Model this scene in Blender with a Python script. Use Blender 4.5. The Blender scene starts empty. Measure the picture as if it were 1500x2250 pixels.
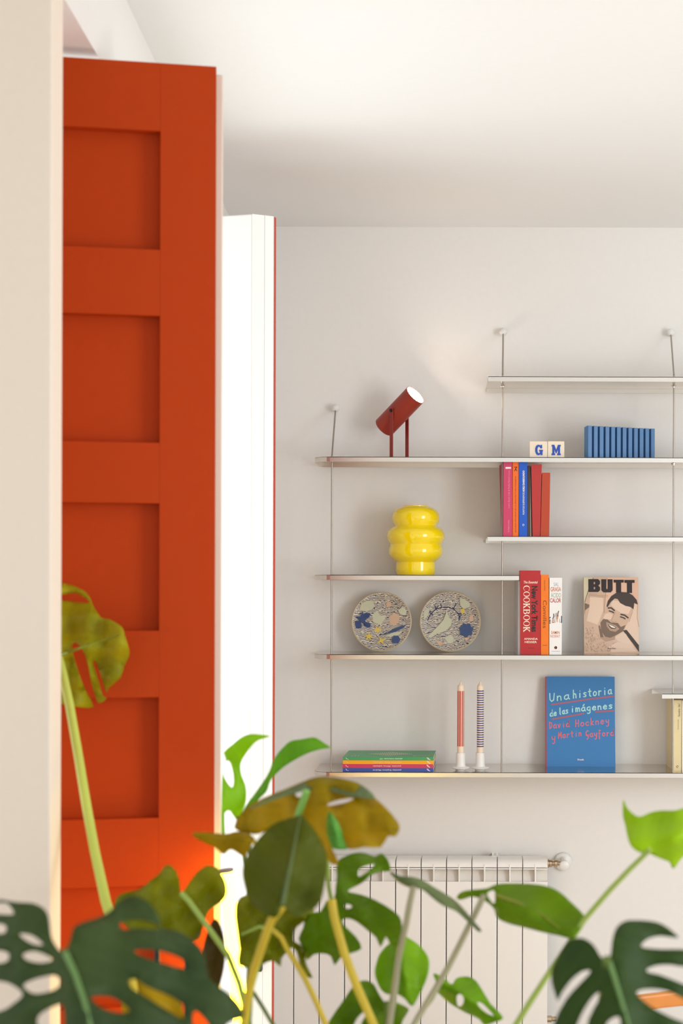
import bpy, bmesh, math, random
from mathutils import Vector, Matrix
from mathutils.geometry import delaunay_2d_cdt, tessellate_polygon

random.seed(7)
scene = bpy.context.scene
COL = scene.collection

# ------------------------------------------------------------------ camera
CAM_Z = 1.6
FPX, VX, VY = 3220.0, 1100.0, 1280.0          # focal length and principal point in pixels (1500 x 2250 frame)
ROLL = math.radians(0.16)
cd = bpy.data.cameras.new('camera')
cam = bpy.data.objects.new('camera', cd); COL.objects.link(cam)
cam.location = (0, 0, CAM_Z)
cam.rotation_euler = (math.pi / 2, -ROLL, 0)
cd.sensor_fit = 'VERTICAL'; cd.sensor_height = 36.0; cd.sensor_width = 24.0
cd.lens = 36.0 * FPX / 2250.0
cd.shift_x = -(VX - 750.0) / 2250.0
cd.shift_y = (VY - 1125.0) / 2250.0
cd.clip_start = 0.05
cd.dof.use_dof = True
cd.dof.focus_distance = 4.78
cd.dof.aperture_fstop = 4.6
scene.camera = cam

# ------------------------------------------------------------------ world, daylight, exposure
w = bpy.data.worlds.new('world'); scene.world = w; w.use_nodes = True
bg = w.node_tree.nodes['Background']
bg.inputs['Color'].default_value = (0.92, 0.965, 1.0, 1)
bg.inputs['Strength'].default_value = 0.66


def area_light(name, loc, target, sx, sy, energy, color):
    l = bpy.data.lights.new(name, 'AREA'); l.shape = 'RECTANGLE'
    l.size = sx; l.size_y = sy; l.energy = energy; l.color = color
    o = bpy.data.objects.new(name, l); COL.objects.link(o)
    o.location = loc
    d = Vector(target) - Vector(loc)
    o.rotation_euler = d.to_track_quat('-Z', 'Y').to_euler()
    return o


# daylight coming in through the balcony opening in the left wall
area_light('window_daylight', (-1.75, 3.35, 1.05), (0.4, 3.45, 2.0), 1.7, 2.1, 17.5, (0.87, 0.945, 1.0))
# added fill light by the right-hand wall, outside the view, brightens the back wall
area_light('right_fill_light', (2.70, 1.9, 1.6), (-0.1, 4.3, 1.45), 1.8, 1.9, 52, (0.92, 0.965, 1.0))

scene.view_settings.view_transform = 'Standard'
scene.view_settings.look = 'None'
scene.view_settings.gamma = 1.0
scene.view_settings.use_curve_mapping = False
scene.view_settings.exposure = 0.90


# ------------------------------------------------------------------ helpers
def P(x, y, Y):
    """pixel of the 1500x2250 frame at distance Y -> world point"""
    dx, dy = x - VX, VY - y
    a = dx * math.cos(ROLL) - dy * math.sin(ROLL)
    b = dx * math.sin(ROLL) + dy * math.cos(ROLL)
    return Vector((a / FPX * Y, Y, CAM_Z + b / FPX * Y))


def lin(c):
    out = []
    for v in c:
        v = v / 255.0
        out.append(v / 12.92 if v <= 0.04045 else ((v + 0.055) / 1.055) ** 2.4)
    return (out[0], out[1], out[2], 1.0)


MATS = {}


def mat(name, rgb, rough=0.5, metal=0.0, var=0.0, bump=0.0, scale=30.0, coat=0.0, spec=0.5, emit=None, estr=0.0, aniso=0.0):
    if name in MATS:
        return MATS[name]
    m = bpy.data.materials.new(name); m.use_nodes = True
    nt = m.node_tree; b = nt.nodes['Principled BSDF']
    c = lin(rgb)
    b.inputs['Base Color'].default_value = c
    b.inputs['Roughness'].default_value = rough
    b.inputs['Metallic'].default_value = metal
    b.inputs['Coat Weight'].default_value = coat
    b.inputs['Specular IOR Level'].default_value = spec
    if aniso:
        b.inputs['Anisotropic'].default_value = aniso
    if emit is not None:
        b.inputs['Emission Color'].default_value = lin(emit)
        b.inputs['Emission Strength'].default_value = estr
    tc = nt.nodes.new('ShaderNodeTexCoord')
    nz = nt.nodes.new('ShaderNodeTexNoise'); nz.inputs['Scale'].default_value = scale
    nz.inputs['Detail'].default_value = 4.0
    nt.links.new(tc.outputs['Object'], nz.inputs['Vector'])
    if var > 0:
        mx = nt.nodes.new('ShaderNodeMix'); mx.data_type = 'RGBA'
        mx.inputs[6].default_value = tuple(v * (1 - var) for v in c[:3]) + (1,)
        mx.inputs[7].default_value = tuple(min(1, v * (1 + var)) for v in c[:3]) + (1,)
        nt.links.new(nz.outputs['Fac'], mx.inputs[0])
        nt.links.new(mx.outputs[2], b.inputs['Base Color'])
    if bump > 0:
        bp = nt.nodes.new('ShaderNodeBump'); bp.inputs['Strength'].default_value = bump
        bp.inputs['Distance'].default_value = 0.002
        nt.links.new(nz.outputs['Fac'], bp.inputs['Height'])
        nt.links.new(bp.outputs['Normal'], b.inputs['Normal'])
    MATS[name] = m
    return m


class MB:
    def __init__(s):
        s.v = []; s.f = []

    def add(s, vs, fs):
        o = len(s.v)
        s.v += [tuple(v) for v in vs]
        s.f += [tuple(i + o for i in f) for f in fs]
        return s

    def box(s, a, b):
        x0, y0, z0 = (min(a[i], b[i]) for i in range(3)); x1, y1, z1 = (max(a[i], b[i]) for i in range(3))
        return s.hexa([(x0, y0, z0), (x1, y0, z0), (x1, y1, z0), (x0, y1, z0)], [(x0, y0, z1), (x1, y0, z1), (x1, y1, z1), (x0, y1, z1)])

    def hexa(s, bot, top):
        return s.add(list(bot) + list(top), [(3, 2, 1, 0), (4, 5, 6, 7), (0, 1, 5, 4), (1, 2, 6, 5), (2, 3, 7, 6), (3, 0, 4, 7)])

    def prism(s, poly, z0, z1):
        """plan polygon (x, y), extruded in z"""
        n = len(poly)
        s.add([(p[0], p[1], z0) for p in poly] + [(p[0], p[1], z1) for p in poly],
              [tuple(range(n))[::-1], tuple(range(n, 2 * n))] + [(i, (i + 1) % n, n + (i + 1) % n, n + i) for i in range(n)])
        return s

    def prism_x(s, poly, x0, x1):
        """profile polygon (y, z), extruded in x"""
        n = len(poly)
        s.add([(x0, p[0], p[1]) for p in poly] + [(x1, p[0], p[1]) for p in poly],
              [tuple(range(n)), tuple(range(n, 2 * n))[::-1]] + [((i + 1) % n, i, n + i, n + (i + 1) % n) for i in range(n)])
        return s

    def tube(s, pts, r, n=10, caps=True):
        pts = [Vector(p) for p in pts]
        rs = r if isinstance(r, (list, tuple)) else [r] * len(pts)
        rings = []
        up = Vector((0.13, 0.31, 0.94))
        prev = None
        for i, p in enumerate(pts):
            t = (pts[min(i + 1, len(pts) - 1)] - pts[max(i - 1, 0)]).normalized()
            if prev is None:
                a = t.cross(up)
                if a.length < 1e-4:
                    a = t.cross(Vector((1, 0, 0)))
                a.normalize()
            else:
                a = (prev - t * prev.dot(t)).normalized()
            prev = a
            b = t.cross(a)
            rings.append([p + (a * math.cos(2 * math.pi * k / n) + b * math.sin(2 * math.pi * k / n)) * rs[i] for k in range(n)])
        vs = [v for rg in rings for v in rg]
        fs = []
        for i in range(len(rings) - 1):
            for k in range(n):
                fs.append((i * n + k, i * n + (k + 1) % n, (i + 1) * n + (k + 1) % n, (i + 1) * n + k))
        if caps:
            fs.append(tuple(range(n))[::-1]); m = (len(rings) - 1) * n
            fs.append(tuple(range(m, m + n)))
        return s.add(vs, fs)

    def lathe(s, prof, c, n=40, rot=None, caps=True):
        """prof: list of (r, h); c: centre; rot: optional 3x3"""
        vs = []; fs = []
        for r, h in prof:
            for k in range(n):
                a = 2 * math.pi * k / n
                v = Vector((r * math.cos(a), r * math.sin(a), h))
                if rot is not None:
                    v = rot @ v
                vs.append(v + Vector(c))
        for i in range(len(prof) - 1):
            for k in range(n):
                fs.append((i * n + k, i * n + (k + 1) % n, (i + 1) * n + (k + 1) % n, (i + 1) * n + k))
        if caps and prof[0][0] > 1e-6:
            fs.append(tuple(range(n))[::-1])
        if caps and prof[-1][0] > 1e-6:
            m = (len(prof) - 1) * n
            fs.append(tuple(range(m, m + n)))
        return s.add(vs, fs)

    def build(s, name, m, parent=None, smooth=False, bevel=0.0):
        me = bpy.data.meshes.new(name)
        me.from_pydata(s.v, [], s.f)
        bm = bmesh.new(); bm.from_mesh(me)
        bmesh.ops.remove_doubles(bm, verts=bm.verts, dist=1e-6)
        bmesh.ops.recalc_face_normals(bm, faces=bm.faces)
        bm.to_mesh(me); bm.free()
        me.materials.append(m)
        o = bpy.data.objects.new(name, me); COL.objects.link(o)
        if smooth:
            for p in me.polygons:
                p.use_smooth = True
            try:
                me.set_sharp_from_angle(angle=math.radians(40))
            except Exception:
                pass
        if bevel > 0:
            md = o.modifiers.new('bevel', 'BEVEL'); md.width = bevel; md.segments = 2; md.limit_method = 'ANGLE'
        attach(o, parent)
        return o


def attach(o, parent):
    if parent is not None:
        o.parent = parent
        off = Vector(parent.location) if parent.parent is None else Vector((0, 0, 0))   # only roots carry a translation
        o.matrix_parent_inverse = Matrix.Translation(-off)


def tag(o, label, cat=None, group=None, kind=None):
    o['label'] = label
    if cat: o['category'] = cat
    if group: o['group'] = group
    if kind: o['kind'] = kind
    return o


def thing(name, label, cat, loc, group=None):
    o = bpy.data.objects.new(name, None); COL.objects.link(o)
    o.location = loc; o.empty_display_size = 0.05
    return tag(o, label, cat, group)


def struct(o, label):
    o['kind'] = 'structure'; o['label'] = label
    return o


# ---- flat print helpers: a Frame maps (u, v) on a surface to world
class Frame:
    def __init__(s, o, r, u):
        s.o = Vector(o); s.r = Vector(r).normalized(); s.u = Vector(u).normalized(); s.n = s.r.cross(s.u).normalized()

    def at(s, a, b, h=0.0):
        return s.o + s.r * a + s.u * b + s.n * h


def print_poly(fr, outer, holes, h, m, name, parent, build=True, mb=None, fn=None):
    """flat printed shape; coordinates pass through fn (to metres)"""
    loops = [outer] + list(holes)
    if fn:
        loops = [[fn(*p) for p in l] for l in loops]
    tris = tessellate_polygon([[Vector((p[0], p[1], 0)) for p in l] for l in loops])
    vs = [fr.at(p[0], p[1], h) for l in loops for p in l]
    mb2 = mb or MB()
    mb2.add(vs, [tuple(t) for t in tris])
    if build and mb is None:
        return mb2.build(name, m, parent)
    return mb2


def strokes(fr, lines, wd, h, fn=None, mb=None):
    """ribbon strokes with round joints"""
    mb = mb or MB()
    for ln in lines:
        pts = [Vector(fn(*p) if fn else p) for p in ln]
        for a, b in zip(pts, pts[1:]):
            d = (b - a)
            if d.length < 1e-9:
                continue
            d.normalize(); nrm = Vector((-d.y, d.x)) * wd / 2
            mb.add([fr.at(*(a + nrm), h), fr.at(*(a - nrm), h), fr.at(*(b - nrm), h), fr.at(*(b + nrm), h)], [(0, 1, 2, 3)])
        for a in pts:
            mb.add([fr.at(a.x + wd / 2 * math.cos(k * math.pi / 4), a.y + wd / 2 * math.sin(k * math.pi / 4), h + 1e-5) for k in range(8)], [tuple(range(8))])
    return mb


def text_fit(s, fr, cx, cy, wdt, hgt, h, m, parent, bold=0.0, shear=0.0, rot=0, name='lettering', label=None):
    """text stretched to fill a box centred at (cx, cy) of the frame; rot 0, 90 (upward), -90 (downward), 180"""
    cu = bpy.data.curves.new('t', 'FONT'); cu.body = s; cu.size = 1.0; cu.offset = bold; cu.shear = shear
    cu.resolution_u = 3
    ob = bpy.data.objects.new('t', cu); COL.objects.link(ob)
    dg = bpy.context.evaluated_depsgraph_get(); dg.update()
    me = bpy.data.meshes.new_from_object(ob.evaluated_get(dg))
    bpy.data.objects.remove(ob); bpy.data.curves.remove(cu)
    xs = [v.co.x for v in me.vertices]; ys = [v.co.y for v in me.vertices]
    x0, x1, y0, y1 = min(xs), max(xs), min(ys), max(ys)
    a = math.radians(rot); c, sn = math.cos(a), math.sin(a)
    for v in me.vertices:
        px = ((v.co.x - x0) / (x1 - x0) - 0.5) * wdt; py = ((v.co.y - y0) / (y1 - y0) - 0.5) * hgt
        v.co = fr.at(cx + px * c - py * sn, cy + px * sn + py * c, h)
    me.name = name
    me.materials.clear(); me.materials.append(m)
    o = bpy.data.objects.new(name, me); COL.objects.link(o)
    attach(o, parent)
    if label: o['label'] = label
    return o


# ------------------------------------------------------------------ materials
WHITE_WALL = mat('painted_wall', (233, 230, 226), 0.85, var=0.02, bump=0.08, scale=60)
CEIL = mat('painted_ceiling', (236, 236, 236), 0.9, var=0.015, bump=0.05, scale=50)
CREAM_WALL = mat('cream_wall', (231, 216, 200), 0.85, var=0.02, bump=0.06, scale=60)
ORANGE = mat('rust_orange_paint', (178, 59, 9), 0.6, spec=0.14, var=0.04, bump=0.05, scale=40)
WHITE_PAINT = mat('white_gloss_paint', (238, 238, 236), 0.4, var=0.01)
CREAM_PAINT = mat('cream_paint', (226, 212, 196), 0.5, var=0.02)
REDEDGE = mat('red_edge_paint', (190, 62, 40), 0.5, var=0.03)
FLOOR = mat('oak_floor', (212, 194, 172), 0.45, var=0.15, bump=0.1, scale=8)
STEEL = mat('brushed_steel', (222, 215, 206), 0.3, metal=1.0)
POLISHED = mat('polished_steel', (214, 207, 198), 0.16, metal=1.0)
RODSTEEL = mat('rod_steel', (168, 160, 150), 0.32, metal=1.0)
CHROME = mat('chrome', (220, 215, 208), 0.15, metal=1.0)
KNOBWHITE = mat('white_knob', (228, 226, 222), 0.3)
LAMPRED = mat('rust_red_lamp', (152, 46, 28), 0.42, var=0.04)
LAMPRED2 = mat('rust_red_bracket', (142, 40, 26), 0.45, var=0.04)
BLACK = mat('black_metal', (22, 20, 20), 0.4)
YELLOW = mat('yellow_glass', (252, 222, 6), 0.1, var=0.03, coat=0.6, scale=6)
PAPER = mat('paper_pages', (232, 224, 208), 0.9, var=0.06, scale=200)
RADIATOR = mat('radiator_enamel', (242, 239, 234), 0.35, var=0.01)
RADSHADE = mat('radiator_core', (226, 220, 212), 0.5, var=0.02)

# ------------------------------------------------------------------ room
CEIL_Z = CAM_Z + 1.2
BACK_Y = 4.95


def wx(Y):                                   # face of the slightly skewed left wall
    return -0.78 - 0.066 * (Y - 3.08)


struct(MB().box((-3.2, -1.5, -0.1), (3.0, 5.2, 0)).build('floor', FLOOR), 'oak floor of the room')
struct(MB().box((-3.2, -0.4, CEIL_Z), (3.0, 5.2, CEIL_Z + 0.12)).build('ceiling', CEIL), 'white painted ceiling')
struct(MB().box((-1.6, BACK_Y, 0), (3.0, BACK_Y + 0.15, CEIL_Z)).build('wall_back', WHITE_WALL), 'white back wall carrying the steel shelves')
struct(MB().box((2.75, 0.6, 0), (2.9, BACK_Y, CEIL_Z)).build('wall_right', WHITE_WALL), 'white wall on the right')

OP0, OP1, OPZ = 2.46, 4.13, CAM_Z + 0.985
lw = MB()


def lw_seg(y0, y1, z0, z1):
    lw.prism([(wx(y0), y0), (wx(y1), y1), (wx(y1) - 0.34, y1), (wx(y0) - 0.34, y0)], z0, z1)


lw_seg(OP0, OP1, OPZ, CEIL_Z); lw_seg(OP1, BACK_Y + 0.02, 0, CEIL_Z)
struct(lw.build('wall_left', WHITE_WALL), 'white left wall with the balcony opening')
sx = P(137, 1000, 2.46).x
struct(MB().box((-3.2, 2.4, 0), (sx, 2.46, CEIL_Z)).build('wall_front', CREAM_WALL, bevel=0.004), 'cream wall end at the left edge of the view')


# ---- balcony door leaves
def ray_to_plane(x, y, p0, n):
    d = P(x, y, 1.0) - Vector((0, 0, CAM_Z))
    o = Vector((0, 0, CAM_Z))
    t = (p0 - o).dot(n) / d.dot(n)
    return o + d * t


LT = CAM_Z + 0.965
nA = P(140, 127, 0.965 * FPX / (VY - 127)); nB = P(475, 147, 0.965 * FPX / (VY - 148))
A2, B2 = Vector((nA.x, nA.y, 0)), Vector((nB.x, nB.y, 0))
DIR = (B2 - A2).normalized(); NRM = Vector((DIR.y, -DIR.x, 0))       # NRM faces the camera


def leaf_s(x, y):                           # pixel -> (distance from free edge along the leaf, height)
    p = ray_to_plane(x, y, B2, NRM)
    return (p - B2).dot(DIR), p.z


def leaf_box(mb, s0, s1, z0, z1, d0, d1):
    pts = []
    for s, d in ((s0, d0), (s1, d0), (s1, d1), (s0, d1)):
        q = B2 + DIR * s - NRM * d
        pts.append((q.x, q.y))
    mb.prism(pts, z0, z1)
    return mb


LEAFW = 0.50
d1 = thing('door_1', 'rust-orange panelled balcony door leaf standing open beside the cream wall', None, (B2.x, B2.y, 0.0))
d1['kind'] = 'structure'
st_w = -leaf_s(352, 420)[0]
leaf_box(MB(), -st_w, 0, 0.02, LT, 0, 0.03).build('stile', ORANGE, d1, bevel=0.0007)
leaf_box(MB(), -LEAFW, -LEAFW + st_w, 0.02, LT, 0, 0.03).build('stile', ORANGE, d1, bevel=0.0007)
edges = [288, 549, 694, 973, 1106, 1386, 1532, 1797, 1945]
zs = [leaf_s(352, e)[1] for e in edges]
pitch = zs[6] - zs[8]
zs.append(zs[7] - pitch)
rails = [(zs[0], LT), (zs[2], zs[1]), (zs[4], zs[3]), (zs[6], zs[5]), (zs[8], zs[7]), (0.02, zs[9])]
for a, b in rails:
    leaf_box(MB(), -LEAFW + st_w, -st_w, a, b, 0, 0.03).build('rail', ORANGE, d1, bevel=0.0007)
for i in range(5):
    leaf_box(MB(), -LEAFW + st_w - 0.005, -st_w + 0.005, zs[2 * i + 1] - 0.005, zs[2 * i] + 0.005, 0.024, 0.0295).build('panel', ORANGE, d1)
leaf_box(MB(), -LEAFW, 0.0125, 0.02, LT - 0.004, 0.030, 0.056).build('rebate', CREAM_PAINT, d1, bevel=0.002)['label'] = 'cream rebated closing edge'

# far leaf, its white outer face to the window
fA = P(490, 474, 0.965 * FPX / (VY - 475.5)); fB = P(553, 470, 0.965 * FPX / (VY - 471.3))
FA, FB = Vector((fA.x, fA.y, 0)), Vector((fB.x, fB.y, 0))
FD = (FB - FA).normalized(); FN = Vector((FD.y, -FD.x, 0))
d2 = thing('door_2', 'white balcony door leaf with a red inner edge, open against the daylight', None, (FB.x, FB.y, 0.0))
d2['kind'] = 'structure'


def fbox(s0, s1, dd0, dd1, top=LT):
    mb = MB(); pts = []
    for s, d in ((s0, dd0), (s1, dd0), (s1, dd1), (s0, dd1)):
        q = FB + FD * s - FN * d
        pts.append((q.x, q.y))
    return mb.prism(pts, 0.02, top)


fbox(-0.40, 0.0, 0.0, 0.014).build('outer_face', WHITE_PAINT, d2, bevel=0.004)
def fpoly(pts, top=LT):
    out = []
    for s, d in pts:
        q = FB + FD * s - FN * d
        out.append((q.x, q.y))
    return MB().prism(out, 0.02, top)


fpoly([(-0.40, 0.014), (-0.001, 0.014), (0.0, 0.001), (0.024, 0.0215), (0.026, 0.0225), (0.026, 0.028), (-0.40, 0.028)]).build('bead', WHITE_PAINT, d2)
fpoly([(-0.40, 0.028), (0.026, 0.028), (0.027, 0.0225), (0.044, 0.038), (0.044, 0.044), (-0.40, 0.044)]).build('rebate', WHITE_PAINT, d2)
fbox(-0.40, 0.046, 0.044, 0.054).build('inner_face', REDEDGE, d2, bevel=0.001)['label'] = 'red painted inner face'
hp = P(572, 2123, 3.86)
MB().box((hp.x - 0.012, hp.y - 0.02, hp.z - 0.01), (hp.x + 0.006, hp.y + 0.02, hp.z + 0.01)).build('latch', BLACK, d2, bevel=0.002)

# ------------------------------------------------------------------ shelves
SYF, SYB, WALLY = 4.715, 4.94, BACK_Y
LIP = 0.0155


def shelf_z(y1100, Yf=SYF):
    return P(1100, y1100, Yf).z


def make_shelf(y1100, xl, xr, label, rounded=False, Yf=SYF, slant=0.0):
    z = shelf_z(y1100, Yf)
    X0 = P(xl, y1100, Yf).x; X1 = P(xr, y1100, Yf).x
    Yb = SYB
    if rounded:
        r = 0.055
        front = [(X0 + r - r * math.sin(a), Yf + r - r * math.cos(a)) for a in [math.pi / 2 * (1 - k / 8) for k in range(9)]]
        poly = [(X0, Yb)] + front + [(X1, Yf), (X1, Yb)]
    else:
        front = [(X0, Yf)]
        poly = [(X0 - slant, Yb), (X0, Yf), (X1, Yf), (X1, Yb)]
    root = thing('wall_shelf', label, 'shelf', ((X0 + X1) / 2, Yb, z - LIP), 'steel wall shelves on rods')
    MB().prism(poly, z - 0.002, z).build('plate', POLISHED if z < CAM_Z - 0.1 else STEEL, root)
    # front lip follows the front edge
    lipm = MB(); path = front + [(X1, Yf)]
    t = 0.002
    for (a, b) in zip(path, path[1:]):
        a = Vector(a); b = Vector(b); d = (b - a).normalized(); n = Vector((-d.y, d.x)) * t
        lipm.prism([a, b, b + n, a + n], z - LIP, z - 0.0001)
    if rounded:
        lipm.box((X0, Yf + r, z - LIP), (X0 + t, Yb, z - 0.0001))
    lipm.build('front_lip', STEEL, root, smooth=True)
    MB().box((poly[0][0] + 0.002, Yb - 0.003, z - LIP - 0.001), (X1, Yb, z - 0.0021)).build('back_flange', STEEL, root)
    return z


Z_TOP = make_shelf(827, 1072, 1650, 'topmost steel wall shelf, short, empty, high on the right', Yf=4.66, slant=0.008)
Z_LAMP = make_shelf(1004.4, 687, 1650, 'long steel wall shelf carrying the red lamp and pleated blue object', rounded=True)
Z_BOOK = make_shelf(1178.2, 1071, 1650, 'short steel wall shelf carrying the upright pink to orange books', slant=0.010)
Z_VASE = make_shelf(1264, 687, 1140, 'short steel wall shelf on the left carrying the yellow vase', rounded=True)
Z_PLATE = make_shelf(1438.7, 687, 1650, 'long steel wall shelf carrying the two decorated plates and the cookbook', rounded=True)
Z_SMALL = make_shelf(1523.3, 1454, 1650, 'small steel wall shelf at the right edge above the cream books', slant=0.012)
Z_LOW = make_shelf(1697.3, 686, 1650, 'lowest long steel wall shelf carrying the candles and flat books', rounded=True)

RODY = 4.737


def make_rod(label, ball, kink, xs_shelves):
    b = P(ball[0], ball[1], 4.925)
    k = P(kink[0], kink[1], RODY)
    root = thing('shelf_rod', label, 'rod', (k.x, RODY, Z_LOW), 'steel hanging rods of the shelves')
    MB().tube([b + Vector((0, -0.004, -0.006)), k], 0.0028).build('upper_rod', RODSTEEL, root, smooth=True)
    MB().tube([k, (k.x, RODY, k.z - 0.01), (k.x, RODY, Z_LOW - 0.012)], 0.0026).build('upright', RODSTEEL, root, smooth=True)
    prof = [(0.0001, 0.014)] + [(0.0138 * math.sin(a), 0.0138 * math.cos(a)) for a in [math.pi * q / 10 for q in range(1, 8)]] + [(0.009, -0.011), (0.009, -0.0249)]
    rot = Matrix.Rotation(math.pi / 2, 3, 'X')
    MB().lathe(prof, b, 20, rot=rot).build('wall_knob', KNOBWHITE, root, smooth=True)
    for i, z in enumerate(xs_shelves):
        if not (abs(z - Z_TOP) < 1e-6 or (abs(z - Z_LAMP) < 1e-6 and ball[0] > 1400)):
            MB().lathe([(0.005, z - 0.0145), (0.008, z - 0.0135), (0.008, z - 0.008), (0.005, z - 0.007), (0.005, z - 0.0025)], (k.x, RODY, 0), 16).build('collar', CHROME, root, smooth=True)
            continue                            # collar sits up inside the shelf lip
        MB().lathe([(0.0045, z - 0.025), (0.0055, z - 0.0235), (0.0055, z - 0.021), (0.0085, z - 0.020), (0.0085, z - 0.0165), (0.005, z - 0.0155), (0.005, z - 0.0025)], (k.x, RODY, 0), 16).build('collar', CHROME, root, smooth=True)


make_rod('leftmost steel rod hung from the lowest white wall knob', (737, 897), (729, 1001), [Z_LAMP, Z_VASE, Z_PLATE])
make_rod('middle steel rod running beside the pink book', (1105, 729), (1104, 823), [Z_TOP, Z_BOOK, Z_VASE, Z_PLATE])
make_rod('rightmost steel rod passing the small right shelf', (1473, 731), (1480, 825), [Z_TOP, Z_LAMP, Z_BOOK, Z_PLATE, Z_SMALL])

# ------------------------------------------------------------------ spot lamp
LC = P(877, 904.5, 4.825)
lampt = thing('spot_lamp', 'rust-red cylindrical spot lamp on two flat legs, lit', 'lamp', (LC.x, LC.y, Z_LAMP))
tt = math.radians(24)
ax = Vector((math.cos(tt) * 0.73, -math.sin(tt), math.cos(tt) * 0.683)).normalized()
rotl = ax.to_track_quat('Z', 'Y').to_matrix()
R = 0.0362; HL = 0.082
MB().lathe([(0.0001, -HL), (R - 0.004, -HL), (R, -HL + 0.004), (R, HL), (R - 0.0018, HL), (R - 0.0018, HL - 0.012), (R - 0.003, HL - 0.03)], LC, 48, rot=rotl).build('lamp_shade', LAMPRED, lampt, smooth=True)
GLOW = mat('lamp_glow', (255, 250, 235), 0.5, emit=(255, 240, 220), estr=26.0)
MB().lathe([(0.0001, HL - 0.0055), (R - 0.0022, HL - 0.0055), (R - 0.0022, HL - 0.009), (0.0001, HL - 0.009)], LC, 40, rot=rotl).build('bulb', GLOW, lampt)['label'] = 'glowing white lamp opening'
pv = Vector((0.6, 0.8, 0)).normalized()
for sgn in (-1, 1):
    q = LC + pv * sgn * (R + 0.003)
    mb = MB()
    # flat bar, broad side across the pivot axis
    tvec = Vector((pv.y, -pv.x, 0)) * 0.0068; nvec = pv * 0.0016
    bt = [q + tvec + nvec, q - tvec + nvec, q - tvec - nvec, q + tvec - nvec]
    mb.hexa([(p.x, p.y, Z_LAMP + 0.0005) for p in bt], [(p.x, p.y, LC.z + 0.008) for p in bt])
    mb.build('leg', LAMPRED2, lampt, bevel=0.001)
    rp = (pv * sgn).to_track_quat('Z', 'Y').to_matrix()
    MB().lathe([(0.0001, 0.0), (0.005, 0.0), (0.005, 0.005), (0.0035, 0.006), (0.0001, 0.006)], q + pv * sgn * 0.0016, 16, rot=rp).build('pivot_screw', BLACK, lampt, smooth=True)
q0 = LC - pv * (R + 0.003); q1 = LC + pv * (R + 0.003)
tvec = Vector((pv.y, -pv.x, 0)) * 0.0068
MB().hexa([(p.x, p.y, Z_LAMP + 0.0003) for p in (q0 + tvec, q0 - tvec, q1 - tvec, q1 + tvec)], [(p.x, p.y, Z_LAMP + 0.0035) for p in (q0 + tvec, q0 - tvec, q1 - tvec, q1 + tvec)]).build('foot_bar', LAMPRED2, lampt)
sw = LC - ax * HL + Vector((0.0, -0.012, -0.008))
MB().tube([sw, sw - ax * 0.007], 0.0016, 8).build('switch', BLACK, lampt)

# ------------------------------------------------------------------ yellow vase
VYd = 4.815
vc = P(913, 1200, VYd)
sc = VYd / FPX
vprof = [(40, 1262), (42.5, 1259), (43.5, 1250), (43, 1240), (42.5, 1234), (45, 1231), (53, 1225), (58, 1217), (59.5, 1210), (58.5, 1203), (56.5, 1197), (56, 1194.5), (58, 1191),
         (62, 1184), (63.5, 1176), (62, 1168), (56, 1160), (48, 1156), (46.3, 1153.5), (48, 1149), (51, 1144), (52.2, 1136), (50.5, 1127), (46, 1120), (38, 1114.5), (30, 1112), (26, 1111.2), (24, 1113), (23, 1120), (22, 1135), (0.1, 1136)]
zb = Z_VASE + 0.0004
ybase = P(913, 1262, VYd).z
prof = [(r * sc, P(913, y, VYd).z - ybase + zb) for r, y in vprof]
vase = thing('glass_vase', 'glossy yellow ribbed bulbous vase on the left shelf', 'vase', (vc.x, VYd, zb))
MB().lathe([(0.0001, prof[0][1])] + prof, (vc.x, VYd, 0), 64).build('vase_body', YELLOW, vase, smooth=True)
MB().lathe([(24.5 * sc, prof[26][1] - 0.0006), (24.5 * sc, prof[26][1] + 0.0016), (27 * sc, prof[26][1] + 0.0016), (27 * sc, prof[26][1] - 0.0006)], (vc.x, VYd, 0), 48).build('rim', YELLOW, vase, smooth=True)

# ------------------------------------------------------------------ letter tiles
TILE = mat('cream_tile', (243, 229, 208), 0.5, var=0.03)
COBALT = mat('cobalt_letter', (32, 78, 182), 0.45, var=0.08)
GLY = {'G': ([(1, 0), (0.78, 0), (0.72, 0.1), (0.55, 0), (0.3, 0), (0.1, 0.14), (0, 0.35), (0, 0.68), (0.12, 0.88), (0.32, 1), (0.6, 1), (0.74, 0.9), (0.78, 1), (0.95, 1), (0.95, 0.66), (0.7, 0.66),
               (0.62, 0.8), (0.45, 0.82), (0.33, 0.7), (0.3, 0.5), (0.33, 0.3), (0.45, 0.18), (0.62, 0.2), (0.68, 0.36), (0.55, 0.36), (0.55, 0.52), (1.05, 0.52), (1.05, 0.36), (1, 0.36)]),
       'M': ([(0, 0), (0, 0.16), (0.08, 0.16), (0.08, 0.84), (0, 0.84), (0, 1), (0.3, 1), (0.5, 0.5), (0.7, 1), (1, 1), (1, 0.84), (0.92, 0.84), (0.92, 0.16), (1, 0.16), (1, 0), (0.62, 0), (0.62, 0.16),
               (0.7, 0.16), (0.7, 0.6), (0.55, 0.2), (0.45, 0.2), (0.3, 0.6), (0.3, 0.16), (0.38, 0.16), (0.38, 0)])}
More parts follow.
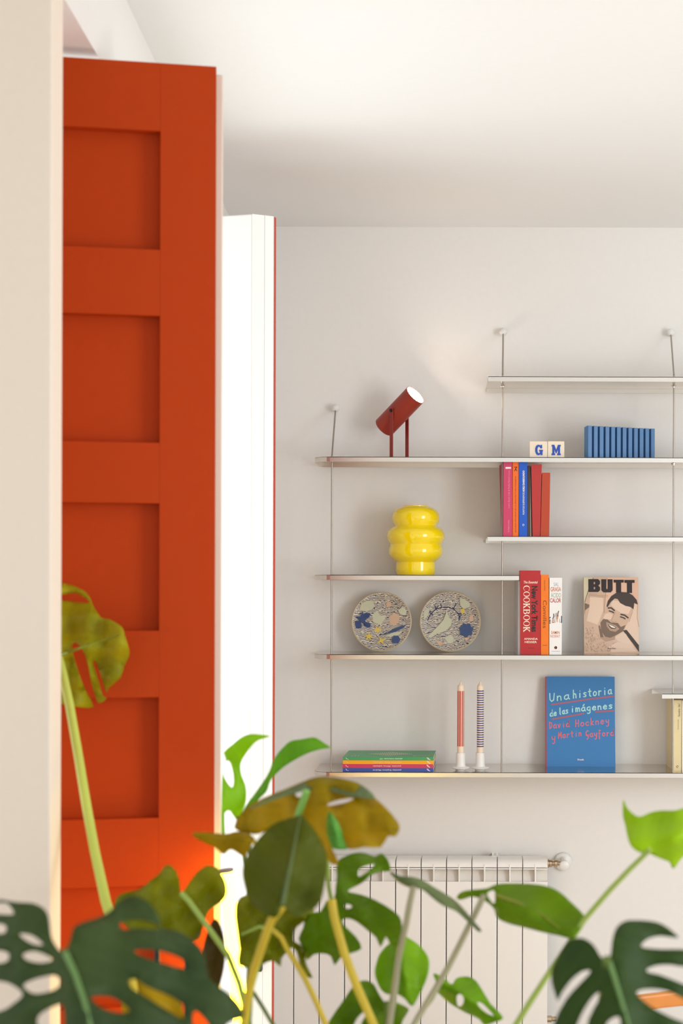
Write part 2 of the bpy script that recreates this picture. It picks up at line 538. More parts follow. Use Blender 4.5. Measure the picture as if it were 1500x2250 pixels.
for ch, x0, x1, gx0, gx1 in (('G', 1163, 1202, 1175.5, 1191.5), ('M', 1203, 1239.5, 1211.5, 1231.5)):
    Yt = 4.745
    a = P(x0, 1003, Yt); b = P(x1, 969.5, Yt)
    root = thing('letter_tile', 'square cream tile with a blue letter %s on the upper shelf' % ch, 'tile', ((a.x + b.x) / 2, Yt, Z_LAMP), 'letter tiles')
    MB().box((a.x, Yt, Z_LAMP + 0.0003), (b.x, Yt + 0.022, b.z)).build('tile_body', TILE, root, bevel=0.0015)
    fr = Frame((0, Yt, 0), (1, 0, 0), (0, 0, 1))
    g0 = P(gx0, 1000, Yt); g1 = P(gx1, 977.5, Yt)
    pts = [(g0.x + u * (g1.x - g0.x), g0.z + v * (g1.z - g0.z)) for u, v in GLY[ch]]
    tr = tessellate_polygon([[Vector((p[0], p[1], 0)) for p in pts]])
    n = len(pts); mb = MB()
    mb.add([(p[0], Yt - 0.0018, p[1]) for p in pts] + [(p[0], Yt + 0.0001, p[1]) for p in pts], [tuple(t) for t in tr] + [(i, (i + 1) % n, n + (i + 1) % n, n + i) for i in range(n)])
    mb.build('letter', COBALT, root)

# ------------------------------------------------------------------ pleated blue object
PLEAT = mat('blue_pleated', (76, 122, 172), 0.45, var=0.04)
pa = P(1292, 935, 4.735); pb = P(1442.5, 941.5, 4.83)
root = thing('pleated_rack', 'blue pleated zigzag block with upright ribs on the upper shelf', 'ornament', ((pa.x + pb.x) / 2, 4.79, Z_LAMP))
pz = pa.z
dv = Vector((pb.x - pa.x, pb.y - pa.y)); nb = Vector((-dv.y, dv.x)).normalized()
NP = 12
zig = []
for i in range(NP):
    base = Vector((pa.x, pa.y)) + dv * (i / NP)
    zig.append(base); zig.append(base + dv * (0.60 / NP) + nb * 0.002); zig.append(base + dv * (0.62 / NP) + nb * 0.017)
last = Vector((pa.x, pa.y)) + dv
poly = [tuple(p) for p in zig] + [tuple(last), tuple(last + nb * 0.028), tuple(Vector((pa.x, pa.y)) + nb * 0.028)]
body = MB()
body.prism([tuple(Vector((pa.x, pa.y)) + nb * 0.018), tuple(last + nb * 0.018), tuple(last + nb * 0.03), tuple(Vector((pa.x, pa.y)) + nb * 0.03)], Z_LAMP + 0.0003, pz - 0.002).build('back_panel', PLEAT, root)
for i in range(NP):
    b0 = Vector((pa.x, pa.y)) + dv * (i / NP); wv = dv * (0.98 / NP)
    MB().prism([tuple(b0), tuple(b0 + wv * 0.62 - nb * 0.001), tuple(b0 + wv * 0.66 + nb * 0.015), tuple(b0 + wv + nb * 0.0178), tuple(b0 + nb * 0.0178)], Z_LAMP + 0.0003, pz).build('rib', PLEAT, root)


# ------------------------------------------------------------------ books
def book(label, xb0, xb1, xt0, xt1, ytop, zb, Yf, depth, col, group, back_shift=0.0, cover_t=0.0018, rough=0.45, pagemat=None, name='book', yback=None):
    """upright book, spine to the camera; pixel x at bottom and top of the spine"""
    cmat = mat('cover_%d_%d_%d' % col, col, rough, var=0.03, scale=50)
    zt = P((xt0 + xt1) / 2, ytop, Yf).z
    B0, B1 = P(xb0, 1280, Yf).x, P(xb1, 1280, Yf).x
    T0, T1 = P(xt0, 1280, Yf).x, P(xt1, 1280, Yf).x
    # undo the roll for x at the right height
    B0 = P(xb0, ytop + (zt - zb) * FPX / Yf, Yf).x; B1 = P(xb1, ytop + (zt - zb) * FPX / Yf, Yf).x
    T0 = P(xt0, ytop, Yf).x; T1 = P(xt1, ytop, Yf).x
    root = thing(name, label, 'book', ((B0 + B1) / 2, Yf, zb), group)
    W = max(B1 - B0, 1e-4)

    def M(u, d, h):                          # u 0..1 across, d depth m, h 0..1 height
        xa = B0 + (B1 - B0) * u; xc = T0 + (T1 - T0) * u
        return Vector((xa + (xc - xa) * h + back_shift * d / depth, Yf + d, zb + (zt - zb) * h))

    def blk(u0, u1, d0, d1, h0, h1):
        return ([M(u0, d0, h0), M(u1, d0, h0), M(u1, d1, h0), M(u0, d1, h0)], [M(u0, d0, h1), M(u1, d0, h1), M(u1, d1, h1), M(u0, d1, h1)])
    ct = cover_t / W
    cv = MB()
    cv.hexa(*blk(0, 1, 0, cover_t, 0, 1)); cv.hexa(*blk(0, ct, cover_t, depth, 0, 1)); cv.hexa(*blk(1 - ct, 1, cover_t, depth, 0, 1))
    cv.build('cover', cmat, root)
    hh = 0.003 / (zt - zb)
    MB().hexa(*blk(ct, 1 - ct, cover_t, depth - 0.004, hh, 1 - hh)).build('pages', pagemat or PAPER, root)
    fr = Frame(M(0, 0, 0), M(1, 0, 0.5) - M(0, 0, 0.5), M(0.5, 0, 1) - M(0.5, 0, 0))
    return root, fr, W, zt - zb


def inkm(name, rgb):
    return mat('ink_' + name, rgb, 0.5)


WHITE_INK = inkm('white', (240, 236, 230)); BLACK_INK = inkm('black', (30, 24, 22)); PINK_INK = inkm('pink', (240, 160, 180))
G1 = 'upright books on the short shelf'
Yb1 = 4.727
k = Yb1 / FPX
r1, f1, W1, H1 = book('pink book with a splayed cover, leftmost of the upright row', 1105, 1125, 1106, 1124.5, 1014.5, Z_BOOK, Yb1, 0.15, (206, 62, 106), G1)
pinkdark = mat('pink_cover_side', (184, 52, 92), 0.5)
cva = P(1104.5, 1178, Yb1).x
MB().hexa([(P(1103.2, 1178, 4.75).x, 4.75, Z_BOOK), (P(1104.6, 1178, 4.75).x, 4.75, Z_BOOK), (P(1102.6, 1178, 4.85).x, 4.86, Z_BOOK), (P(1101.2, 1178, 4.85).x, 4.86, Z_BOOK)],
          [(P(1103.2, 1022, 4.75).x, 4.75, Z_BOOK + H1 * 0.99), (P(1104.6, 1022, 4.75).x, 4.75, Z_BOOK + H1 * 0.99), (P(1098, 1022, 4.85).x, 4.86, Z_BOOK + H1 * 0.99), (P(1096.3, 1022, 4.85).x, 4.86, Z_BOOK + H1 * 0.99)]).build('splayed_cover', pinkdark, r1)
text_fit("Lola's Book Café & Radio Reina's Love", f1, W1 * 0.62, H1 * 0.63, H1 * 0.5, W1 * 0.16, 0.0004, PINK_INK, r1, rot=90)
text_fit('EL ROJO LA ROSA', f1, W1 * 0.62, H1 * 0.14, H1 * 0.16, W1 * 0.16, 0.0004, PINK_INK, r1, bold=0.02, rot=90)
MB().add([f1.at(W1 * a, H1 * b, 0.0004) for a, b in ((0.25, 0.905), (0.85, 0.905), (0.85, 0.93), (0.25, 0.93))], [(0, 1, 2, 3)]).build('spine_mark', WHITE_INK, r1)

r2, f2, W2, H2 = book('thin orange book between the pink and the blue book', 1125.8, 1139, 1125.8, 1139.5, 1014.8, Z_BOOK, Yb1 + 0.003, 0.15, (246, 112, 24), G1)
DKO = inkm('dark_orange', (120, 50, 14))
text_fit('HISTORIAS DE LA ARQUITECTURA MODERNA', f2, W2 * 0.5, H2 * 0.50, H2 * 0.62, W2 * 0.24, 0.0004, DKO, r2, rot=90)
text_fit('EDITORIAL', f2, W2 * 0.5, H2 * 0.12, H2 * 0.13, W2 * 0.2, 0.0004, DKO, r2, rot=90)
strokes(f2, [[(W2 * .3, H2 * .93), (W2 * .7, H2 * .93), (W2 * .45, H2 * .905), (W2 * .7, H2 * .88)], [(W2 * .3, H2 * .88), (W2 * .55, H2 * .905)]], 0.002, 0.0004).build('spine_mark', BLACK_INK, r2)

r3, f3, W3, H3 = book('bright blue book with white spine lettering', 1140, 1158, 1140, 1158, 1016, Z_BOOK, Yb1, 0.15, (14, 88, 200), G1)
text_fit('ADELI DARBOLINDO', f3, W3 * 0.55, H3 * 0.745, H3 * 0.29, W3 * 0.24, 0.0004, WHITE_INK, r3, bold=0.04, rot=90)
text_fit('PUNTOS SUSPENSIVOS', f3, W3 * 0.55, H3 * 0.445, H3 * 0.30, W3 * 0.22, 0.0004, WHITE_INK, r3, bold=0.01, rot=90)
strokes(f3, [[(W3 * .52 + 0.0028 * math.cos(a), H3 * .155 + 0.0033 * math.sin(a)) for a in [q * math.pi / 6 for q in range(13)]], [(W3 * .45, H3 * .15), (W3 * .6, H3 * .16)]], 0.0007, 0.0004).build('spine_mark', WHITE_INK, r3)
book('narrow grey-brown book pushed back beside the blue book', 1158.6, 1164, 1158.6, 1164.5, 1023, Z_BOOK, Yb1 + 0.02, 0.13, (120, 102, 80), G1)
book('tall plain red book tilting in the upright row', 1169.5, 1186, 1166.5, 1190, 1020, Z_BOOK, Yb1 + 0.002, 0.15, (184, 46, 42), G1)
book('shorter orange-red book, rightmost of the upright row', 1187, 1206, 1190.8, 1208.5, 1038.5, Z_BOOK, Yb1 + 0.002, 0.14, (184, 64, 28), G1)

# ---- cookery books
G2 = 'cookery books beside the magazine'
Yb2 = 4.728
rc, fc, Wc, Hc = book('thick red cookbook with white and black spine lettering', 1143, 1187, 1141.5, 1187, 1253.5, Z_PLATE, Yb2, 0.17, (180, 30, 34), G2)


def cpx(x, y):                               # pixel -> frame coordinates on a vertical plane at Yb2
    p = P(x, y, Yb2)
    return p.x - fc.o.x, p.z - fc.o.z


def box_text(s, root_, fr, x0, y0, x1, y1, m, rot=0, bold=0.0, shear=0.0, Yd=Yb2, h=0.0004):
    a = P(x0, y0, Yd); b = P(x1, y1, Yd)
    cx, cz = (a.x + b.x) / 2 - fr.o.x, (a.z + b.z) / 2 - fr.o.z
    wv, hv = abs(b.x - a.x), abs(b.z - a.z)
    if rot in (90, -90):
        wv, hv = hv, wv
    return text_fit(s, fr, cx, cz, wv, hv, h, m, root_, rot=rot, bold=bold, shear=shear)


fcv = Frame((fc.o.x, Yb2, fc.o.z), (1, 0, 0), (0, 0, 1))
CREAM_INK = inkm('cream', (250, 235, 215))
box_text('The Essential', rc, fcv, 1150, 1276.5, 1181, 1282, CREAM_INK, bold=0.012, shear=0.2)
box_text('AMANDA', rc, fcv, 1151, 1401.5, 1181, 1406, CREAM_INK, bold=0.012)
box_text('HESSER', rc, fcv, 1152.5, 1408.5, 1179, 1413, CREAM_INK, bold=0.012)


def ell(cx, cy, rx, ry, a0=0, a1=360, n=20):
    return [(cx + rx * math.cos(math.radians(a0 + (a1 - a0) * i / n)), cy + ry * math.sin(math.radians(a0 + (a1 - a0) * i / n))) for i in range(n + 1)]


def gl_O():
    return ell(0.5, 0.5, 0.5, 0.5)[:-1], [ell(0.5, 0.5, 0.33, 0.45)[:-1]]


def gl_C():
    return ell(0.5, 0.5, 0.5, 0.5, 35, 325, 24) + [(0.97, 0.32)] + ell(0.56, 0.5, 0.38, 0.45, 318, 42, 20) + [(0.86, 0.97), (0.93, 0.97)], []


def gl_K():
    return [(0, 0), (0, .05), (.09, .07), (.09, .93), (0, .95), (0, 1), (.38, 1), (.38, .95), (.29, .93), (.29, .53), (.66, .93), (.56, .95), (.56, 1), (.95, 1), (.95, .95), (.82, .92), (.46, .58),
            (.88, .07), (1, .05), (1, 0), (.56, 0), (.56, .05), (.64, .07), (.33, .47), (.29, .42), (.29, .07), (.38, .05), (.38, 0)], []


def gl_B():
    return [(0, 0), (0, .05), (.09, .07), (.09, .93), (0, .95), (0, 1)] + ell(.5, .765, .35, .235, 90, -70, 10) + ell(.5, .275, .45, .275, 70, -90, 10), \
        [[(.29, .56)] + ell(.46, .745, .2, .185, -90, 90, 8) + [(.29, .93)], [(.29, .06)] + ell(.48, .285, .26, .225, -90, 90, 8) + [(.29, .51)]]


mbk = MB()
word = [gl_C, gl_O, gl_O, gl_K, gl_B, gl_O, gl_O, gl_K]
ytop_, ybot_ = 1286.0, 1389.5
stp = (ybot_ - ytop_) / 8.0
for i, g in enumerate(word):
    outer, holes = g()
    def fn(u, v, i=i):
        y = ytop_ + stp * (i + 0.04 + 0.92 * u); x = 1149.5 + 14 * v
        return cpx(x, y)
    print_poly(fcv, outer, holes, 0.0004, None, 'x', None, mb=mbk, fn=fn)
mbk.build('lettering', CREAM_INK, rc)
box_text('New York Times', rc, fcv, 1167, 1287.5, 1180.5, 1388.5, BLACK_INK, rot=-90, bold=0.03)
box_text('NORTON', rc, fcv, 1160, 1423, 1174, 1425, BLACK_INK, bold=0.0)

ro, fo, Wo, Ho = book('orange cookery book with thin dark spine lettering', 1187.8, 1205.3, 1187.8, 1205.3, 1263, Z_PLATE, Yb2 + 0.001, 0.16, (240, 122, 10), G2)
fov = Frame((fo.o.x, Yb2 + 0.001, fo.o.z), (1, 0, 0), (0, 0, 1))
box_text('Comilles', ro, fov, 1192.5, 1319, 1200.5, 1380, DKO, rot=-90)
box_text('PILAR CASTRO', ro, fov, 1195, 1275, 1197.5, 1298, DKO, rot=-90)
box_text('EDICION', ro, fov, 1192, 1417, 1201.5, 1419, DKO)
rw, fw, Ww, Hw = book('white cookery book with coloured hand lettering and drawn utensils', 1206.5, 1233.5, 1206.8, 1234.5, 1269.5, Z_PLATE, Yb2, 0.16, (238, 236, 234), G2)
fwv = Frame((fw.o.x, Yb2, fw.o.z), (1, 0, 0), (0, 0, 1))
INK_GREY = inkm('greyblue', (150, 170, 185)); INK_OR = inkm('orangetext', (205, 110, 60)); INK_GN = inkm('greentext', (150, 165, 130)); INK_RD = inkm('redtext', (180, 45, 55))
box_text('SAL', rw, fwv, 1216, 1280, 1227, 1288, INK_GREY); box_text('GRASA', rw, fwv, 1209, 1290, 1232, 1299.5, INK_OR, bold=0.01)
box_text('ÁCIDO', rw, fwv, 1210, 1300.5, 1232, 1313, INK_GN, bold=0.0); box_text('CALOR', rw, fwv, 1208, 1314.5, 1232, 1324, INK_RD, bold=0.015)
box_text('SAMIN', rw, fwv, 1210.5, 1386.5, 1229, 1393, INK_OR, bold=0.01); box_text('NOSRAT', rw, fwv, 1209, 1395, 1230, 1401, INK_OR)


def wpx(x, y):
    p = P(x, y, Yb2); return p.x - fwv.o.x, p.z - fwv.o.z


def stroke_px(fr, fn, lines, wpxl, m, name, root_, h=0.0004):
    return strokes(fr, lines, wpxl * Yb2 / FPX, h, fn=fn).build(name, m, root_)


stroke_px(fwv, wpx, [[(1206.8, 1369), (1209, 1369)], [(1207.3, 1358), (1209, 1356)], [(1208, 1362), (1208, 1366)], [(1216, 1349), (1216, 1355), (1214, 1360)], [(1226.8, 1343), (1225.5, 1347), (1224.5, 1354)], [(1233.3, 1354), (1233.1, 1368)]], 1.8, BLACK_INK, 'drawn_utensils', rw)
stroke_px(fwv, wpx, [[(1213.5, 1362), (1213, 1368), (1217, 1368), (1216, 1361)], [(1222, 1347), (1222.5, 1356), (1223.5, 1366)], [(1226, 1352), (1224, 1360)]], 1.6, INK_OR, 'drawn_utensils', rw)
stroke_px(fwv, wpx, [[(1218.5, 1352), (1219.5, 1368)], [(1220, 1348), (1220, 1354)], [(1229, 1360), (1229, 1367), (1231.5, 1367)]], 1.1, INK_GREY, 'drawn_utensils', rw)
stroke_px(fwv, wpx, [[(1220.4, 1423), (1220.6, 1423)]], 6.4, BLACK_INK, 'publisher_mark', rw)
stroke_px(fwv, wpx, [[(1219.6, 1421.5), (1221.5, 1423), (1219.6, 1424.5)]], 1.0, INK_OR, 'publisher_mark', rw, h=0.0006)
stroke_px(fwv, wpx, [[(1211.5, 1431), (1230, 1431)]], 0.9, INK_GREY, 'publisher_mark', rw)
GB = mat('grey_pages', (214, 213, 214), 0.8)
rg, fg, Wg, Hg = book('pale grey book standing askew behind the thick red cookbook', 1137.5, 1142.5, 1138, 1142, 1277, Z_PLATE, Yb2 + 0.012, 0.17, (212, 212, 214), G2, back_shift=-0.010)

# ------------------------------------------------------------------ leaning books with covers
def leaning(name, label, cat, x0, x1, ytop, zb, Yb, Yt, th, spine_m, cover_m):
    zt = P((x0 + x1) / 2, ytop, Yt).z
    a = P(x0, ytop, Yt); b = P(x1, ytop, Yt)
    X0 = a.x * Yb / Yb; X1 = b.x
    up = Vector((0, Yt - Yb, zt - zb)); H = up.length; up.normalize()
    root = thing(name, label, cat, ((X0 + X1) / 2, Yb, zb))
    fr = Frame((X0, Yb, zb), (1, 0, 0), up)       # fr.n points to the camera
    W = X1 - X0
    bx = lambda u0, u1, v0, v1, h0, h1: ([fr.at(u0, v0, h0), fr.at(u1, v0, h0), fr.at(u1, v0, h1), fr.at(u0, v0, h1)], [fr.at(u0, v1, h0), fr.at(u1, v1, h0), fr.at(u1, v1, h1), fr.at(u0, v1, h1)])
    MB().hexa(*bx(0, W, 0, H, -0.0025, 0)).build('front_cover', cover_m, root)
    MB().hexa(*bx(0, W, 0, H, -th, -th + 0.0025)).build('back_cover', cover_m, root)
    MB().hexa(*bx(-0.0002, 0.004, 0.0, H, -th + 0.0026, -0.0026)).build('spine', spine_m, root)
    MB().hexa(*bx(0.0045, W - 0.003, 0.003, H - 0.003, -th + 0.0026, -0.0026)).build('pages', PAPER, root)
    return root, fr, W, H


SK = lambda n, c: inkm('skin_' + n, c)
rm, fm, Wm, Hm = leaning('magazine_book', 'sepia magazine book titled BUTT with a printed portrait of a man', 'book', 1281.5, 1401.5, 1268.7, Z_PLATE, 4.853, 4.895, 0.016, inkm('spine_dark', (92, 78, 66)), mat('sepia_cover', (216, 186, 162), 0.45))


def mp(x, y):                                # zoomed cover pixels -> metres
    return (x - 200) / 1130.0 * Wm, (1 - (y - 175) / 1545.0) * Hm


hlev = [0.0003]


def art(outer, m, name='printed_portrait'):
    hlev[0] += 0.00004
    pts = [mp(*p) for p in outer]
    pts = [(min(max(a, 0.0005), Wm - 0.0005), min(max(b, 0.0005), Hm - 0.0005)) for a, b in pts]
    tr = tessellate_polygon([[Vector((p[0], p[1], 0)) for p in pts]])
    MB().add([fm.at(p[0], p[1], hlev[0]) for p in pts], [tuple(t) for t in tr]).build(name, m, rm)


def artl(lines, wpxl, m, name='printed_portrait'):
    hlev[0] += 0.00004
    strokes(fm, lines, wpxl / 1130.0 * Wm, hlev[0], fn=mp).build(name, m, rm)


skA = SK('a', (226, 198, 176)); skB = SK('b', (206, 174, 150)); skC = SK('c', (178, 146, 124)); skD = SK('d', (120, 98, 82)); skE = SK('e', (62, 50, 44)); skBeige = SK('f', (212, 200, 168)); skPeach = SK('g', (226, 184, 158)); skTan = SK('h', (192, 158, 132))
art([(200, 175), (420, 175), (300, 480), (200, 760)], skBeige)
art([(640, 180), (1330, 180), (1330, 700), (1200, 520), (900, 480), (640, 700)], skPeach)
art([(400, 180), (690, 180), (650, 600), (620, 900), (540, 1150), (480, 1300), (210, 1250), (210, 720), (330, 480)], skB)
art([(330, 560), (600, 600), (600, 860), (480, 1150), (250, 1100), (320, 800)], skA)
art([(205, 1050), (500, 1150), (620, 1450), (900, 1500), (1250, 1640), (1320, 1710), (205, 1710)], skB)
art([(880, 1500), (1120, 1500), (1290, 1690), (760, 1700), (700, 1600)], skA)
art([(215, 700), (320, 740), (310, 790), (230, 850), (215, 960)], skD)
artl([[(400, 190), (300, 440), (220, 690)]], 14, skD); artl([[(680, 190), (650, 560), (615, 900)]], 14, skC)
art([(1230, 700), (1330, 740), (1330, 1640), (1200, 1450), (1040, 1220), (1150, 1000), (1220, 850)], skA)
artl([[(1240, 720), (1200, 900), (1130, 1080)], [(1310, 720), (1300, 1000), (1330, 1180)]], 16, skTan)
art([(1000, 1260), (1080, 1250), (1330, 1560), (1330, 1700), (1200, 1520)], skE)
art([(1000, 1285), (1060, 1330), (1230, 1600), (900, 1480), (830, 1400)], skA)
art([(500, 1180), (560, 1180), (640, 1380), (850, 1350), (830, 1450), (640, 1490), (540, 1420)], skC)
art([(500, 1180), (520, 1150), (575, 1300), (600, 1400), (540, 1400)], skD)
art([(780, 600), (690, 740), (610, 930), (545, 1110), (560, 1280), (640, 1390), (740, 1412), (850, 1365), (1000, 1280), (1075, 1140), (1150, 1000), (1215, 860), (1230, 740), (1150, 690), (950, 620)], skB)
art([(800, 650), (760, 740), (850, 830), (960, 900), (1120, 930), (1180, 800), (1040, 730), (920, 660)], skA)
art([(640, 930), (720, 900), (800, 940), (760, 1040), (640, 1030), (600, 1010)], skA)
art([(540, 1105), (600, 1030), (690, 1040), (760, 1100), (900, 1110), (960, 1190), (1060, 1150), (1000, 1280), (850, 1365), (740, 1412), (640, 1390), (562, 1290)], skD)
art([(660, 1090), (740, 1120), (860, 1160), (930, 1230), (850, 1290), (740, 1270), (670, 1180)], skC)
art([(690, 1135), (770, 1150), (870, 1200), (840, 1230), (760, 1225), (715, 1180)], skE)
art([(705, 1142), (770, 1160), (855, 1203), (830, 1215), (765, 1200)], SK('teeth', (240, 228, 212)))
art([(670, 770), (700, 660), (770, 560), (870, 495), (980, 475), (1120, 485), (1220, 550), (1295, 640), (1315, 730), (1240, 700), (1225, 830), (1160, 780), (1060, 760), (950, 700), (900, 620), (840, 610), (760, 680), (690, 790)], skE)
artl([[(705, 805), (765, 800), (830, 855)], [(965, 935), (1040, 950), (1110, 1003)]], 30, skE)
artl([[(725, 865), (780, 880), (815, 900)], [(955, 985), (1010, 1000), (1050, 1025)]], 26, skE)
artl([[(850, 890), (800, 980), (765, 1060), (800, 1090), (870, 1085)]], 20, skTan)
hx = []
for i in range(90):
    a = random.uniform(230, 520); b = random.uniform(1180, 1690)
    hx.append([(a, b), (a + random.uniform(-26, 26), b + random.uniform(10, 40))])
for i in range(30):
    a = random.uniform(540, 800); b = random.uniform(1490, 1690)
    hx.append([(a, b), (a + random.uniform(-26, 26), b + random.uniform(10, 30))])
artl(hx, 7, skC)
hlev[0] += 0.0001
TB = inkm('title', (38, 26, 26))
TT = {'B': ([(300, 212), (500, 212), (540, 250), (540, 310), (505, 345), (540, 380), (540, 440), (500, 478), (300, 478)], [[(410, 272), (410, 318), (435, 318), (440, 295), (435, 272)], [(410, 375), (410, 422), (435, 422), (440, 398), (435, 375)]]),
      'U': ([(565, 215), (670, 215), (668, 400), (682, 425), (696, 400), (696, 215), (800, 215), (800, 440), (760, 485), (610, 485), (568, 445)], []),
      'T': ([(822, 225), (1030, 225), (1030, 280), (975, 285), (975, 490), (870, 490), (870, 285), (822, 280)], []),
      'T2': ([(1045, 228), (1255, 228), (1255, 285), (1200, 290), (1200, 495), (1095, 495), (1095, 290), (1045, 285)], [])}
for kx, (o_, h_) in TT.items():
    print_poly(fm, o_, h_, hlev[0], TB, 'title_letter', rm, fn=mp)
a_, b_ = mp(300, 0)[0], mp(0, 520)[1]
text_fit('MAGAZINE BOOK', fm, mp(390, 0)[0], mp(0, 520)[1], mp(480, 0)[0] - mp(300, 0)[0], 0.0016, hlev[0], skD, rm)
text_fit('PHOTOGRAPHS AND STORIES FOR MEN', fm, mp(500, 0)[0], mp(0, 550)[1], mp(705, 0)[0] - mp(300, 0)[0], 0.0016, hlev[0], skD, rm)
text_fit('THE BEST OF THE MAGAZINE SO FAR', fm, mp(500, 0)[0], mp(0, 580)[1], mp(705, 0)[0] - mp(300, 0)[0], 0.0016, hlev[0], skD, rm)
text_fit('TASCHEN', fm, mp(765, 0)[0], mp(0, 1630)[1], mp(850, 0)[0] - mp(675, 0)[0], 0.0034, hlev[0], skE, rm, bold=0.02)

HBLUE = mat('hockney_blue', (50, 122, 184), 0.4, var=0.06, scale=6)
rh, fh, Wh, Hh = leaning('art_book', 'large blue art book with chalky handwritten title leaning on the wall', 'book', 1198, 1349.8, 1486.7, Z_LOW, 4.872, 4.918, 0.022, mat('red_spine', (190, 52, 58), 0.5), HBLUE)
MB().add([fh.at(a, b, 0.0003) for a, b in ((0, 0), (0.0036, 0), (0.0036, Hh), (0, Hh))], [(0, 1, 2, 3)]).build('spine_strip', mat('red_spine', (190, 52, 58)), rh)

HW = {'a': [[(.8, .5), (.5, .55), (.15, .4), (.15, .12), (.45, 0), (.8, .15), (.8, .55), (.8, .15), (1, 0)]], 'c': [[(.85, .45), (.5, .55), (.15, .35), (.15, .15), (.5, 0), (.85, .1)]],
      'd': [[(.8, .45), (.5, .55), (.15, .38), (.15, .12), (.5, 0), (.8, .15), (.82, 1), (.82, .12), (1, 0)]], 'e': [[(.15, .28), (.8, .32), (.75, .5), (.45, .57), (.15, .38), (.15, .12), (.5, 0), (.85, .1)]],
      'f': [[(.75, .95), (.5, 1), (.4, .8), (.4, -.3), (.55, -.4)], [(.15, .45), (.7, .48)]], 'g': [[(.8, .48), (.5, .55), (.15, .4), (.15, .15), (.5, .02), (.8, .2), (.8, .5), (.78, -.3), (.5, -.42), (.2, -.35)]],
      'h': [[(.15, 1), (.17, 0)], [(.17, .35), (.45, .55), (.72, .45), (.78, 0)]], 'i': [[(.5, .52), (.5, 0)], [(.5, .78), (.52, .8)]], 'k': [[(.18, 1), (.2, 0)], [(.75, .55), (.22, .25), (.8, 0)]],
      'l': [[(.45, 1), (.45, .1), (.65, 0)]], 'm': [[(.05, .55), (.08, 0)], [(.08, .4), (.25, .55), (.42, .45), (.45, 0)], [(.45, .4), (.65, .55), (.85, .45), (.9, 0)]],
      'n': [[(.15, .55), (.17, 0)], [(.17, .38), (.45, .55), (.72, .45), (.78, 0)]], 'o': [[(.5, .55), (.15, .38), (.18, .1), (.5, 0), (.82, .12), (.85, .4), (.5, .55)]],
      'r': [[(.25, .55), (.27, 0)], [(.27, .35), (.5, .52), (.8, .5)]], 's': [[(.8, .48), (.45, .55), (.2, .43), (.45, .3), (.78, .2), (.65, .03), (.2, .05)]], 't': [[(.45, .9), (.47, .1), (.75, 0)], [(.15, .6), (.8, .62)]],
      'v': [[(.15, .52), (.45, 0), (.8, .55)]], 'y': [[(.15, .55), (.25, .2), (.75, .2)], [(.82, .55), (.75, -.3), (.5, -.42), (.3, -.35)]], 'U': [[(.1, 1), (.15, .25), (.4, 0), (.75, .15), (.85, .95)]],
      'D': [[(.2, 1), (.2, 0), (.6, .1), (.85, .45), (.7, .85), (.05, 1)]], 'H': [[(.15, 1), (.15, 0)], [(.8, 1), (.8, 0)], [(.15, .45), (.8, .5)]], 'M': [[(.05, 0), (.1, .95), (.45, .35), (.8, .95), (.9, 0)]],
      'G': [[(.85, .9), (.5, 1), (.15, .7), (.15, .3), (.45, .2), (.8, .3), (.75, -.2), (.45, -.35)], [(.5, .35), (.85, .35)]], 'á': [[(.8, .5), (.5, .55), (.15, .4), (.15, .12), (.45, 0), (.8, .15), (.8, .55), (.8, .15), (1, 0)], [(.45, .75), (.7, .98)]]}
HI = inkm('chalk_blue', (178, 228, 224)); HR = inkm('chalk_red', (232, 108, 118)); HUL = inkm('underline', (184, 92, 104))


def hpx(x, y):                               # zoom coordinates of the cover (8.333 per px, origin 1180,1480) -> metres
    X = 1180 + x / 8.3333; Y = 1480 + y / 8.3333
    return (X - 1198) / 151.8 * Wh, (1683 - Y) / (1683 - 1486.7) * Hh


def hand(word_, x0, y0, x1, y1, xh, m, wdt, name='handwriting'):
    """word from baseline point (x0,y0) to (x1,y1), xh = full letter height, zoom px"""
    n = len(word_); lines = []
    for i, ch in enumerate(word_):
        if ch not in HW:
            continue
        for st in HW[ch]:
            ln = []
            for u, v in st:
                t = (i + 0.08 + u * 0.84) / n
                ln.append((x0 + (x1 - x0) * t, y0 + (y1 - y0) * t - v * xh))
            lines.append(ln)
    strokes(fh, lines, wdt / 8.3333 / 151.8 * Wh, 0.0004, fn=hpx).build(name, m, rh)


hand('Una', 205, 520, 600, 465, 150, HI, 19); hand('historia', 640, 455, 1370, 370, 150, HI, 19)
hand('de', 220, 790, 360, 765, 115, HI, 19); hand('las', 385, 755, 570, 725, 120, HI, 19); hand('imágenes', 590, 710, 1385, 635, 125, HI, 19)
hand('David', 205, 1010, 590, 970, 120, HR, 15); hand('Hockney', 680, 975, 1320, 905, 125, HR, 15)
hand('y', 245, 1230, 340, 1220, 130, HR, 15); hand('Martin', 375, 1185, 815, 1135, 115, HR, 15); hand('Gayford', 870, 1160, 1395, 1130, 115, HR, 15)
strokes(fh, [[(265, 570), (640, 515), (1000, 460), (1385, 415)], [(275, 835), (560, 785), (845, 730)], [(1060, 700), (1390, 680)]], 26 / 8.3333 / 151.8 * Wh, 0.00035, fn=hpx).build('underline', HUL, rh)
a_ = hpx(785, 1565)
text_fit('Siruela', fh, a_[0], a_[1], 0.0215, 0.0058, 0.0004, WHITE_INK, rh, bold=0.02)

